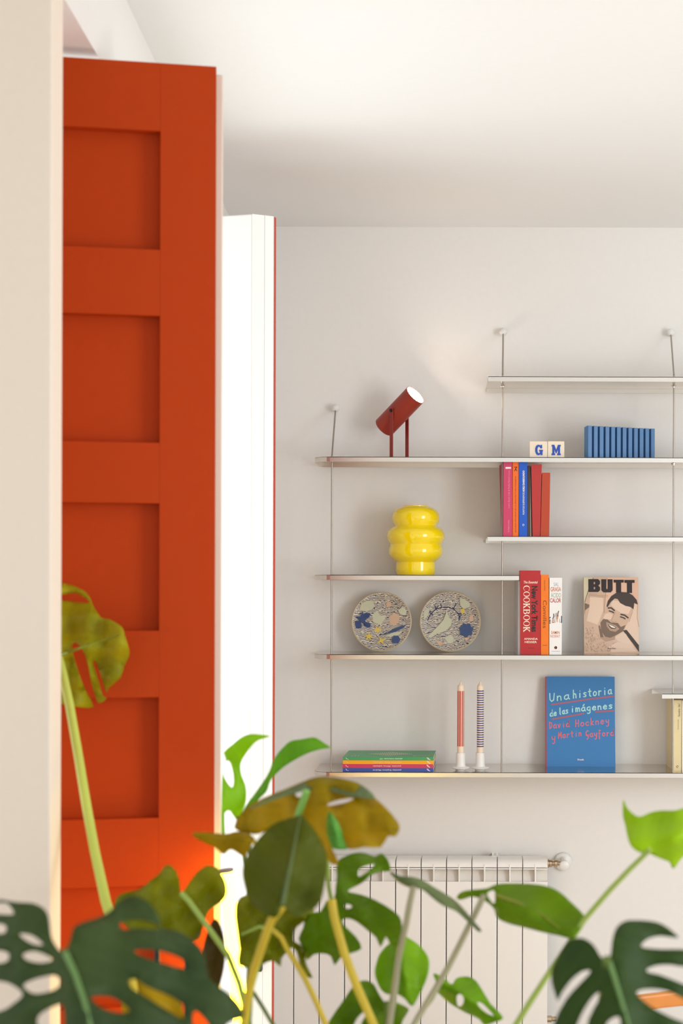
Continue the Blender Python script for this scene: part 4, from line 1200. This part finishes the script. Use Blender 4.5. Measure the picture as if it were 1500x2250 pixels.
def leaf(plant, outline, Y0, base, tip, m, holes=(), tilt=0.0, fold=0.0, arch=0.0, rip=0.006, rib=True, ribm=None, ribpts=None, sub=3):
    loops = [[(p.x, p.y) for p in smooth_loop(l, sub)] for l in [outline] + list(holes)]
    b = Vector(base); t = Vector(tip); ax_ = t - b; Ln = ax_.length; e = ax_ / Ln; nn = Vector((-e.y, e.x))

    def co(x, y):
        d = Vector((x, y)) - b
        return d.dot(e) / Ln, d.dot(nn) / Ln

    def dep(x, y):
        s, d = co(x, y)
        return Y0 + tilt * (s - 0.5) + fold * abs(d) + arch * (s - 0.5) ** 2 + rip * math.sin(11 * s + 5 * d) + rip * math.sin(13 * d - 4 * s)
    pts = []; eds = []
    for lp_ in loops:
        o = len(pts); n = len(lp_)
        pts += [Vector(p) for p in lp_]
        eds += [(o + i, o + (i + 1) % n) for i in range(n)]
    xs = [p.x for p in pts]; ys = [p.y for p in pts]
    stepg = max((max(xs) - min(xs)), (max(ys) - min(ys))) / 18.0
    gx = min(xs)
    while gx < max(xs):
        gy = min(ys)
        while gy < max(ys):
            q = (gx + random.uniform(-.2, .2) * stepg, gy + random.uniform(-.2, .2) * stepg)
            if inside(q[0], q[1], loops):
                pts.append(Vector(q))
            gy += stepg
        gx += stepg
    vs, es, fs, *_ = delaunay_2d_cdt(pts, eds, [], 0, 1e-4)
    keep = []
    for f in fs:
        cx = sum(vs[i].x for i in f) / len(f); cy = sum(vs[i].y for i in f) / len(f)
        if inside(cx, cy, loops):
            keep.append(f)
    me = bpy.data.meshes.new('leaf')
    me.from_pydata([P(v.x, v.y, dep(v.x, v.y)) for v in vs], [], keep)
    me.materials.append(m)
    attr = me.attributes.new('leafco', 'FLOAT_VECTOR', 'POINT')
    for i, v in enumerate(vs):
        s, d = co(v.x, v.y)
        attr.data[i].vector = (s, abs(d), 0)
    bm = bmesh.new(); bm.from_mesh(me)
    bmesh.ops.delete(bm, geom=[v for v in bm.verts if not v.link_faces], context='VERTS')
    bmesh.ops.recalc_face_normals(bm, faces=bm.faces)
    bm.to_mesh(me); bm.free()
    for p in me.polygons:
        p.use_smooth = True
    o = bpy.data.objects.new('leaf', me); COL.objects.link(o); attach(o, plant)
    sm = o.modifiers.new('thickness', 'SOLIDIFY'); sm.thickness = 0.0007; sm.offset = 0
    if rib:
        rp2 = ribpts or [(b + (t - b) * q / 6.0)[:] for q in range(7)]
        n = len(rp2)
        MB().tube([P(x, y, dep(x, y) - 0.0012) for x, y in rp2], [0.0032 * (1 - 0.75 * i / (n - 1)) for i in range(n)], 8).build('midrib', ribm or STEM_L, o, smooth=True)
    return dep(*base)


STEM_L = mat('stem_light', (150, 172, 74), 0.45, var=0.1)
STEM_Y = mat('stem_yellow', (206, 178, 40), 0.45, var=0.1)
STEM_G = mat('stem_grey', (158, 152, 118), 0.5, var=0.1)
STEM_D = mat('stem_dark', (92, 112, 44), 0.5, var=0.1)
STEM_P = mat('stem_pale', (190, 198, 84), 0.45, var=0.06)


def petiole(plant, pts, m, crown, r0=0.005, r1=0.0065):
    """pts: (x, y, Y) pixels from the leaf downwards, then on to the crown of the plant"""
    ps = [P(*p) for p in pts]
    last = ps[-1]; d = (ps[-1] - ps[-2]).normalized() if len(ps) > 1 else Vector((0, 0, -1))
    dist = (Vector(crown) - last).length
    c1 = last + d * dist * 0.35; c2 = Vector(crown) + Vector((0, 0, dist * 0.3))
    for q in range(1, 9):
        t = q / 8.0
        ps.append((1 - t) ** 3 * last + 3 * (1 - t) ** 2 * t * c1 + 3 * (1 - t) * t * t * c2 + t ** 3 * Vector(crown))
    n = len(ps)
    return MB().tube(ps, [r0 + (r1 - r0) * i / (n - 1) for i in range(n)], 10).build('petiole', m, plant, smooth=True)


POTM = mat('terracotta_pot', (176, 104, 72), 0.7, var=0.1); SOIL = mat('soil', (52, 38, 28), 0.95, var=0.3, bump=0.5)
POTW = mat('white_pot', (226, 222, 214), 0.5, var=0.02)


def make_plant(label, cx, cy, rim, potm):
    root = thing('monstera_plant', label, 'plant', (cx, cy, rim - 0.24), 'potted monsteras')
    z = rim - 0.24
    MB().lathe([(0.0001, z), (0.10, z), (0.135, rim - 0.01), (0.142, rim), (0.128, rim), (0.122, rim - 0.03)], (cx, cy, 0), 36, caps=False).build('pot', potm, root, smooth=True)
    MB().lathe([(0.0001, rim - 0.03), (0.123, rim - 0.03), (0.115, rim - 0.045), (0.0001, rim - 0.045)], (cx, cy, 0), 30).build('soil', SOIL, root)
    return root


def stand(label, cx, cy, h, r):
    root = thing('plant_stand', label, 'stand', (cx, cy, 0), 'black plant stands')
    MB().lathe([(0.0001, h - 0.012), (r, h - 0.012), (r, h - 0.0005), (0.0001, h - 0.0005)], (cx, cy, 0), 32).build('stand_top', BLACK, root)
    for q in range(4):
        a = math.pi / 4 + q * math.pi / 2
        MB().tube([(cx + r * 0.85 * math.cos(a), cy + r * 0.85 * math.sin(a), 0), (cx + r * 0.85 * math.cos(a), cy + r * 0.85 * math.sin(a), h - 0.011)], 0.008, 10).build('leg', BLACK, root, smooth=True)


C1 = (-0.42, 2.02, 0.58); C2 = (-0.10, 1.98, 0.56)
p1 = make_plant('monstera with large dark split leaves in front of the orange door', C1[0], C1[1], 0.61, POTM)
p2 = make_plant('monstera with lighter leaves in front of the radiator', C2[0], C2[1], 0.59, POTW)
stand('black round plant stand under the monstera before the orange door', C1[0], C1[1], 0.37, 0.13)
stand('black round plant stand under the monstera before the radiator', C2[0], C2[1], 0.35, 0.13)

DARK = leaf_mat('leaf_dark', (54, 74, 36), 0.5, 0.15); DARK2 = leaf_mat('leaf_dark_right', (44, 70, 18), 0.5, 0.15)
MIDG = leaf_mat('leaf_mid', (104, 142, 8)); OLIVE = leaf_mat('leaf_olive', (124, 134, 8)); YEL = leaf_mat('leaf_lamp_yellow', (160, 144, 5), 0.4, 0.5)  # YEL has the tube lamp's yellow glow mixed into its base colour
BRIGHT = leaf_mat('leaf_bright', (140, 200, 8), 0.35, 0.5); LIGHT = leaf_mat('leaf_light', (150, 194, 24), 0.35, 0.45); DEEP = leaf_mat('leaf_deep', (88, 98, 4), 0.5, 0.35)
MOSS = leaf_mat('leaf_moss', (160, 160, 20), 0.4, 0.4); GREYG = leaf_mat('leaf_grey', (118, 138, 96), 0.45, 0.35); FRESH = leaf_mat('leaf_fresh', (118, 166, 10), 0.35, 0.45); BROWN = leaf_mat('leaf_brown', (82, 66, 8), 0.5, 0.3)
MINT = leaf_mat('leaf_mint', (96, 164, 74), 0.4, 0.4)

# A: big dark leaf, bottom left
leaf(p1, [(143, 2093), (155, 2060), (163, 2037), (190, 2024), (213, 2017), (240, 2003), (263, 1980), (290, 1968), (323, 1980), (347, 2010), (357, 2040), (393, 2047), (427, 2070), (447, 2093), (453, 2127), (462, 2153), (500, 2180), (528, 2210), (534, 2236), (500, 2250),
          (470, 2300), (400, 2360), (320, 2410), (240, 2440), (140, 2420), (40, 2380), (-60, 2330), (-120, 2250), (-150, 2150), (-130, 2060), (-80, 2000), (-30, 1982), (0, 1977), (20, 1980), (43, 1983), (73, 1985), (97, 1997), (107, 2017), (113, 2060), (130, 2088)],
     1.46, (143, 2093), (225, 2400), DARK,
     holes=[[(297, 2088), (345, 2088), (395, 2105), (414, 2128), (385, 2124), (345, 2112), (310, 2100)], [(265, 2027), (300, 2020), (345, 2030), (350, 2042), (300, 2040), (270, 2042)],
            [(282, 2155), (300, 2152), (320, 2166), (380, 2192), (403, 2212), (402, 2238), (370, 2222), (320, 2190), (290, 2172)], [(200, 2192), (240, 2190), (270, 2205), (285, 2222), (262, 2226), (225, 2215)],
            [(43, 2052), (70, 2055), (95, 2075), (75, 2075), (55, 2065)], [(50, 2097), (75, 2090), (105, 2100), (115, 2110), (90, 2116), (60, 2110)], [(52, 2163), (80, 2150), (120, 2143), (133, 2158), (120, 2175), (80, 2184), (60, 2176)],
            [(82, 2238), (100, 2220), (135, 2207), (141, 2230), (138, 2256), (90, 2260)], [(-60, 1990), (-10, 1985), (15, 1985), (30, 2005), (20, 2010), (-40, 2004)], [(-60, 2030), (5, 2030), (14, 2045), (0, 2052), (-50, 2050)],
            [(-60, 2088), (10, 2090), (20, 2105), (5, 2116), (-50, 2115)], [(-80, 2155), (0, 2156), (30, 2166), (50, 2185), (30, 2205), (0, 2222), (-70, 2235)], [(427, 2222), (445, 2234), (462, 2262), (440, 2275), (425, 2250)]],
     tilt=-0.06, fold=0.09, arch=0.05, rip=0.005, ribpts=[(143, 2093), (165, 2140), (185, 2200), (200, 2260), (213, 2340), (225, 2400)], ribm=mat('rib_green', (104, 140, 72), 0.45))
petiole(p1, [(143, 2093, 1.51), (150, 2130, 1.56), (175, 2250, 1.66), (230, 2420, 1.8)], STEM_D, C1)
# B: leaf half hidden by the cream wall
leaf(p1, [(90, 1300), (110, 1285), (137, 1282), (158, 1286), (183, 1297), (195, 1310), (201, 1321), (205, 1332), (222, 1357), (241, 1361), (268, 1378), (274, 1396), (283, 1425), (283, 1442), (273, 1463), (264, 1490), (238, 1512), (234, 1521),
          (225, 1495), (211, 1455), (205, 1455), (208, 1470), (219, 1505), (225, 1527), (234, 1534), (218, 1546), (211, 1534), (201, 1502), (194, 1462), (182, 1429), (167, 1412), (158, 1418), (161, 1439), (174, 1482), (191, 1523), (205, 1553), (177, 1554), (135, 1546), (105, 1520), (85, 1440), (80, 1360)],
     2.58, (128, 1440), (262, 1395), MOSS, holes=[[(110, 1309), (140, 1306), (165, 1303), (180, 1309), (197, 1322), (188, 1325), (160, 1322), (130, 1318)]], tilt=0.03, fold=0.10, arch=-0.04, rip=0.012, sub=2, ribm=mat('rib_olive', (128, 136, 24), 0.45))
petiole(p1, [(128, 1440, 2.57), (138, 1480, 2.56), (152, 1545, 2.54), (172, 1660, 2.5), (190, 1770, 2.46), (208, 1870, 2.42), (232, 1980, 2.36), (270, 2100, 2.28)], STEM_P, C1, 0.0075, 0.009)
# H: leaf left of the tube lamp
leaf(p1, [(253, 1981), (267, 1964), (307, 1954), (331, 1935), (351, 1919), (361, 1904), (375, 1902), (387, 1917), (394, 1938), (396, 1961), (406, 1954), (423, 1929), (441, 1910), (458, 1902), (477, 1907), (484, 1917), (494, 1936), (498, 1957), (493, 1974), (481, 1985), (462, 1999), (455, 2009), (446, 2033), (439, 2059), (423, 2068), (380, 2075), (330, 2060), (290, 2045), (255, 2010)],
     2.14, (398, 1963), (330, 2070), OLIVE, tilt=-0.04, fold=0.05, rip=0.008, rib=False)
petiole(p1, [(398, 1962, 2.13), (415, 1980, 2.125), (449, 2027, 2.12), (475, 2063, 2.12), (500, 2098, 2.12), (525, 2160, 2.12)], STEM_L, C1, 0.0038, 0.005)
# R, S: pieces seen through and beside the dark leaf
leaf(p1, [(270, 2140), (310, 2145), (345, 2152), (385, 2180), (402, 2225), (415, 2300), (350, 2330), (290, 2280), (265, 2200)], 1.98, (290, 2145), (390, 2310), YEL, fold=0.05, rib=False)
petiole(p1, [(290, 2145, 1.98), (300, 2200, 1.98), (330, 2290, 1.99)], STEM_Y, C1)
leaf(p1, [(472, 2018), (490, 2050), (494, 2110), (484, 2160), (472, 2185), (452, 2150), (446, 2095), (455, 2050)], 2.18, (474, 2020), (472, 2180), BROWN, fold=0.06, rib=False)
petiole(p1, [(472, 2184, 2.18), (470, 2260, 2.16)], STEM_D, C1)
# E: small yellow leaf
leaf(p1, [(424, 1830), (448, 1829), (496, 1832), (520, 1827), (549, 1834), (560, 1845), (548, 1862), (537, 1882), (508, 1866), (491, 1877), (472, 1862), (448, 1850), (429, 1840)], 2.05, (558, 1845), (426, 1832), YEL, tilt=0.05, fold=0.12, rip=0.004, rib=False)
petiole(p1, [(556, 1847, 2.03), (590, 1890, 2.03), (602, 1990, 2.01), (575, 2085, 2.0), (556, 2140, 2.0), (540, 2240, 2.0)], STEM_Y, C1, 0.003, 0.005)
# F, G: bright leaves by the daylight
leaf(p1, [(489, 1696), (496, 1667), (491, 1653), (513, 1634), (530, 1620), (549, 1613), (573, 1614), (594, 1618), (568, 1626), (554, 1638), (539, 1658), (528, 1679), (530, 1703), (539, 1725), (541, 1749), (539, 1766), (530, 1787), (518, 1800), (506, 1782), (493, 1787), (494, 1830), (486, 1828), (487, 1744)],
     2.42, (520, 1798), (592, 1618), BRIGHT, holes=[[(496, 1672), (506, 1676), (513, 1703), (513, 1725), (507, 1730), (496, 1715), (490, 1698)]], tilt=-0.05, fold=0.1, rip=0.006, rib=False, sub=2)
leaf(p1, [(530, 1790), (544, 1764), (556, 1749), (580, 1715), (592, 1694), (604, 1665), (623, 1641), (640, 1628), (664, 1624), (688, 1620), (702, 1626), (718, 1637), (727, 1643), (707, 1646), (676, 1655), (640, 1674), (616, 1691), (594, 1715), (585, 1739), (568, 1756), (548, 1780)],
     2.36, (535, 1785), (725, 1642), leaf_mat('leaf_spring', (104, 166, 8), 0.35, 0.4), tilt=-0.08, fold=0.12, rip=0.004, rib=False)
petiole(p1, [(522, 1795, 2.4), (530, 1830, 2.38), (545, 1950, 2.3), (550, 2080, 2.22), (540, 2230, 2.14)], STEM_D, C1, 0.003, 0.005)
petiole(p1, [(536, 1784, 2.36), (545, 1830, 2.33), (556, 1960, 2.26), (556, 2100, 2.2), (548, 2230, 2.12)], STEM_D, C1, 0.003, 0.005)
# D: arching leaf, its yellow put in for the lamp glow, with D2 behind it
leaf(p1, [(514, 1820), (530, 1786), (560, 1762), (600, 1744), (640, 1728), (682, 1711), (712, 1706), (760, 1713), (794, 1725), (822, 1752), (845, 1772), (869, 1800), (878, 1818), (869, 1838), (852, 1837), (836, 1862), (800, 1861), (766, 1866), (755, 1840), (745, 1810), (727, 1785), (718, 1790), (717, 1830), (728, 1862), (744, 1897), (726, 1897), (712, 1870), (690, 1830), (668, 1800), (640, 1802), (600, 1817), (570, 1832), (545, 1831)],
     1.97, (690, 1745), (760, 1866), YEL, holes=[[(648, 1744), (660, 1736), (676, 1733), (672, 1745), (655, 1752)], [(720, 1766), (745, 1757), (778, 1753), (765, 1762), (740, 1768), (722, 1771)]], tilt=-0.10, fold=0.05, rip=0.01, rib=False, sub=2)
leaf(p1, [(545, 1778), (590, 1752), (640, 1731), (684, 1712), (714, 1706), (760, 1713), (795, 1725), (824, 1753), (790, 1752), (750, 1744), (715, 1736), (680, 1735), (640, 1745), (600, 1758)], 1.995, (550, 1776), (822, 1752), GREYG, tilt=0.0, fold=0.3, rip=0.004, rib=False)
petiole(p1, [(674, 1738, 1.985), (664, 1765, 1.99), (652, 1800, 2.0), (630, 1900, 2.03), (600, 2012, 2.03), (572, 2090, 2.03), (550, 2170, 2.03), (538, 2250, 2.02)], mat('stem_fresh', (120, 172, 76), 0.45), C1, 0.005, 0.006)
leaf(p2, [(708, 1775), (735, 1788), (752, 1815), (768, 1862), (727, 1863), (716, 1835), (700, 1800)], 2.12, (718, 1780), (750, 1862), MINT, tilt=-0.03, fold=0.06, rib=False)
petiole(p2, [(720, 1785, 2.14), (716, 1850, 2.15), (722, 1950, 2.16), (736, 2015, 2.16), (757, 2095, 2.15), (790, 2182, 2.13), (822, 2255, 2.1)], STEM_L, C2, 0.003, 0.005)
# C: dark drooping leaf in the centre
leaf(p1, [(662, 1791), (648, 1795), (620, 1803), (592, 1817), (561, 1851), (542, 1882), (532, 1912), (536, 1943), (547, 1974), (572, 2002), (600, 2016), (612, 2010), (620, 1988), (637, 2005), (654, 2015), (682, 2002), (704, 1980), (715, 1932), (719, 1890), (712, 1862), (696, 1831), (676, 1806)],
     1.82, (620, 1990), (660, 1792), DEEP, tilt=0.10, fold=0.10, arch=0.06, rip=0.007, ribm=mat('rib_deep', (84, 100, 46), 0.45))
petiole(p1, [(619, 1992, 1.79), (597, 2020, 1.80), (585, 2050, 1.82), (570, 2095, 1.85), (556, 2135, 1.88), (546, 2180, 1.9), (536, 2250, 1.93)], STEM_Y, C1, 0.0052, 0.006)
# I: olive leaf behind the stem
leaf(p2, [(518, 1987), (545, 1965), (600, 1978), (650, 1985), (690, 1998), (676, 2018), (652, 2036), (645, 2052), (645, 2068), (656, 2074), (666, 2086), (670, 2105), (674, 2122), (687, 2149), (668, 2142), (659, 2122), (652, 2092), (640, 2082), (630, 2092), (618, 2106), (616, 2124), (602, 2112), (586, 2114), (560, 2126), (524, 2121), (526, 2085), (520, 2040)],
     2.12, (600, 2035), (545, 2122), OLIVE, tilt=-0.05, fold=0.05, rip=0.008, rib=False, sub=2)
petiole(p2, [(600, 2044, 2.11), (618, 2060, 2.105), (632, 2088, 2.10), (650, 2116, 2.10), (670, 2150, 2.10), (697, 2207, 2.1), (716, 2252, 2.1)], STEM_Y, C2, 0.0036, 0.005)
MB().tube([P(600, 2044, 2.108), P(570, 2036, 2.11), P(530, 2054, 2.12)], [0.003, 0.0025, 0.0015], 8).build('leaf_vein', STEM_L, p2, smooth=True)
MB().tube([P(556, 2180, 2.12), P(578, 2215, 2.1), P(602, 2256, 2.08), P(640, 2330, 2.05), C1], [0.003, 0.003, 0.003, 0.004, 0.005], 8).build('petiole', STEM_D, p1, smooth=True)

# J: large lobed leaf in the middle
leaf(p2, [(740, 1894), (759, 1881), (781, 1874), (802, 1875), (823, 1882), (838, 1875), (851, 1888), (858, 1907), (853, 1914), (832, 1916), (811, 1926), (794, 1941), (768, 1954), (766, 1960), (789, 1965), (823, 1977), (866, 2003), (881, 2022), (881, 2048), (873, 2076), (855, 2071), (847, 2058), (836, 2081), (826, 2060), (806, 2043), (785, 2026), (766, 2018), (751, 2022), (759, 2037), (781, 2058), (794, 2084), (768, 2095), (747, 2105), (735, 2121), (727, 2101), (710, 2095), (689, 2097), (674, 2110), (666, 2086), (656, 2063), (666, 2039), (674, 2009), (704, 2003), (717, 1979), (734, 1973), (737, 1950), (740, 1924)],
     2.1, (737, 1972), (860, 2060), MIDG, holes=[[(757, 1989), (765, 1986), (774, 1992), (766, 1997), (758, 1995)], [(785, 1922), (788, 1910), (802, 1902), (823, 1898), (814, 1910), (800, 1920), (790, 1926)]], tilt=-0.06, fold=0.08, rip=0.008, rib=False, sub=2)
petiole(p2, [(728, 1976, 2.09), (734, 2014, 2.085), (745, 2055, 2.08), (755, 2090, 2.075), (770, 2132, 2.07), (789, 2180, 2.06), (821, 2252, 2.05)], STEM_Y, C2, 0.0062, 0.0058)
# K: narrow leaf seen edge-on
leaf(p2, [(856, 1916), (880, 1925), (905, 1927), (930, 1935), (952, 1949), (979, 1965), (1005, 1983), (1037, 2020), (1057, 2044), (1048, 2045), (1020, 2018), (1000, 2001), (973, 1990), (950, 1973), (928, 1955), (900, 1950), (875, 1938)], 2.06, (905, 1945), (1052, 2040), GREYG, tilt=-0.05, fold=0.2, rip=0.004, rib=False)
petiole(p2, [(908, 1948, 2.06), (900, 1985, 2.06), (892, 2030, 2.06), (884, 2062, 2.07), (875, 2105, 2.08), (867, 2175, 2.07), (855, 2252, 2.05)], STEM_G, C2, 0.0045, 0.005)
# L: heart leaf, M below
leaf(p2, [(883, 2057), (902, 2064), (926, 2082), (941, 2105), (942, 2131), (934, 2159), (919, 2189), (905, 2211), (887, 2193), (866, 2182), (853, 2185), (838, 2176), (828, 2157), (823, 2135), (828, 2112), (836, 2093), (855, 2073)], 2.2, (870, 2075), (905, 2208), FRESH, tilt=-0.05, fold=0.10, rip=0.006, rib=False)
petiole(p2, [(880, 2062, 2.2), (872, 2120, 2.2), (860, 2200, 2.16), (850, 2260, 2.12)], STEM_D, C2, 0.0035, 0.005)
leaf(p2, [(806, 2155), (821, 2163), (830, 2180), (838, 2193), (848, 2204), (864, 2200), (896, 2215), (893, 2228), (882, 2250), (875, 2310), (800, 2330), (740, 2320), (718, 2262), (734, 2227), (755, 2197), (777, 2165), (789, 2157)], 2.14, (850, 2200), (745, 2310), MIDG, holes=[[(776, 2255), (785, 2236), (800, 2222), (804, 2230), (794, 2248), (790, 2272), (776, 2275)]], tilt=-0.04, fold=0.08, rip=0.007, rib=False)
petiole(p2, [(850, 2202, 2.13), (850, 2260, 2.1)], STEM_D, C2, 0.004, 0.005)
# N: broad drooping leaf on the right
leaf(p2, [(1003, 1973), (1013, 1960), (1037, 1955), (1069, 1952), (1091, 1943), (1123, 1941), (1160, 1942), (1200, 1947), (1229, 1960), (1256, 1984), (1280, 2008), (1285, 2022), (1270, 2048), (1256, 2062), (1227, 2056), (1187, 2047), (1149, 2037), (1117, 2029), (1093, 2017), (1085, 1997), (1069, 1982), (1048, 1972), (1032, 1971), (1013, 1977)],
     2.02, (1062, 1972), (1262, 2056), MIDG, holes=[[(1070, 1963), (1084, 1956), (1088, 1970), (1085, 1986), (1076, 1977)]], tilt=-0.10, fold=0.16, arch=0.05, rip=0.006, rib=True, ribpts=[(1090, 1968), (1140, 1985), (1190, 2010), (1230, 2040)], ribm=mat('rib_olive', (128, 136, 24), 0.45))
petiole(p2, [(1062, 1968, 2.07), (1053, 1988, 2.06), (1037, 2020, 2.06), (1010, 2075, 2.06), (984, 2126, 2.06), (955, 2175, 2.05), (918, 2236, 2.04), (904, 2262, 2.03)], STEM_G, C2, 0.0042, 0.005)
# O: small leaf at the bottom
leaf(p2, [(952, 2139), (973, 2147), (992, 2163), (1003, 2149), (1027, 2146), (1045, 2155), (1061, 2179), (1077, 2205), (1105, 2236), (1085, 2246), (1064, 2252), (1051, 2238), (1021, 2224), (989, 2205), (968, 2187), (956, 2174), (957, 2157)], 2.22, (965, 2160), (1100, 2238), FRESH, holes=[[(1003, 2188), (1012, 2184), (1019, 2195), (1015, 2208), (1007, 2212), (1003, 2202)], [(1048, 2202), (1060, 2205), (1075, 2220), (1085, 2232), (1070, 2227), (1055, 2215)]], tilt=-0.03, fold=0.14, rip=0.005, rib=False)
petiole(p2, [(962, 2168, 2.2), (948, 2195, 2.18), (920, 2232, 2.14), (895, 2270, 2.1)], STEM_D, C2, 0.003, 0.005)
# Q: light leaf at the right edge
leaf(p2, [(1369, 1757), (1377, 1774), (1393, 1790), (1407, 1794), (1429, 1785), (1452, 1781), (1481, 1781), (1500, 1776), (1540, 1772), (1585, 1790), (1590, 1815), (1560, 1850), (1525, 1868), (1500, 1882), (1479, 1909), (1470, 1894), (1447, 1885), (1427, 1876), (1407, 1874), (1388, 1862), (1379, 1842), (1373, 1812), (1368, 1792)],
     2.0, (1418, 1868), (1580, 1800), LIGHT, tilt=0.05, fold=0.14, arch=0.05, rip=0.006, rib=False)
petiole(p2, [(1428, 1866, 1.98), (1414, 1880, 1.985), (1385, 1908, 1.99), (1340, 1955, 1.99), (1284, 2020, 2.0), (1240, 2088, 2.0), (1200, 2147, 2.0), (1168, 2196, 2.0), (1133, 2252, 2.0)], STEM_L, C2, 0.0035, 0.0052)
# P: big dark leaf, bottom right
leaf(p2, [(1339, 2107), (1344, 2069), (1352, 2041), (1368, 2026), (1388, 2022), (1429, 2024), (1456, 2032), (1481, 2050), (1489, 2061), (1452, 2056), (1425, 2062), (1409, 2075), (1413, 2082), (1452, 2086), (1500, 2086), (1535, 2095), (1545, 2118), (1500, 2124), (1475, 2120), (1443, 2121), (1420, 2130), (1425, 2137), (1452, 2143), (1500, 2162), (1535, 2176), (1540, 2200), (1500, 2193), (1481, 2183), (1452, 2174), (1416, 2173), (1398, 2180), (1404, 2191), (1432, 2214), (1475, 2236), (1520, 2256), (1530, 2290), (1480, 2340), (1410, 2385), (1350, 2380), (1312, 2330), (1288, 2290), (1293, 2239), (1316, 2196), (1323, 2181), (1307, 2184), (1284, 2216), (1266, 2255), (1245, 2320), (1205, 2310), (1216, 2250), (1243, 2196), (1271, 2164), (1293, 2141), (1296, 2132), (1277, 2135), (1253, 2155), (1232, 2184), (1225, 2199), (1219, 2184), (1212, 2159), (1212, 2130), (1225, 2103), (1243, 2073), (1259, 2062), (1282, 2062), (1302, 2075), (1314, 2094), (1323, 2106)],
     1.56, (1334, 2108), (1400, 2370), DARK2, holes=[[(1330, 2252), (1345, 2237), (1360, 2235), (1362, 2256), (1342, 2264)]], tilt=-0.06, fold=0.10, arch=0.04, rip=0.005, sub=2, ribpts=[(1336, 2108), (1350, 2150), (1368, 2210), (1385, 2265), (1400, 2350)], ribm=mat('rib_green', (104, 140, 72), 0.45))
petiole(p2, [(1333, 2108, 1.595), (1330, 2150, 1.63), (1315, 2260, 1.7), (1270, 2420, 1.8)], STEM_D, C2)

# thin black support posts standing behind the dark leaf
tr_ = P(378, 2100, 2.33)
trel = thing('plant_support', 'thin black metal plant support posts behind the big dark leaf', 'plant support', (tr_.x, 2.33, 0))
q0 = P(345, 2066, 2.33); q1 = P(411, 2066, 2.33)
for q in (q0, q1):
    MB().tube([(q.x, 2.33, 0.0), (q.x, 2.33, q.z)], 0.0042, 10).build('post', BLACK, trel, smooth=True)
for zz in (q0.z - 0.003, 0.5, 0.15):
    MB().tube([(q0.x, 2.33, zz), (q1.x, 2.33, zz)], 0.003, 8).build('crossbar', BLACK, trel, smooth=True)
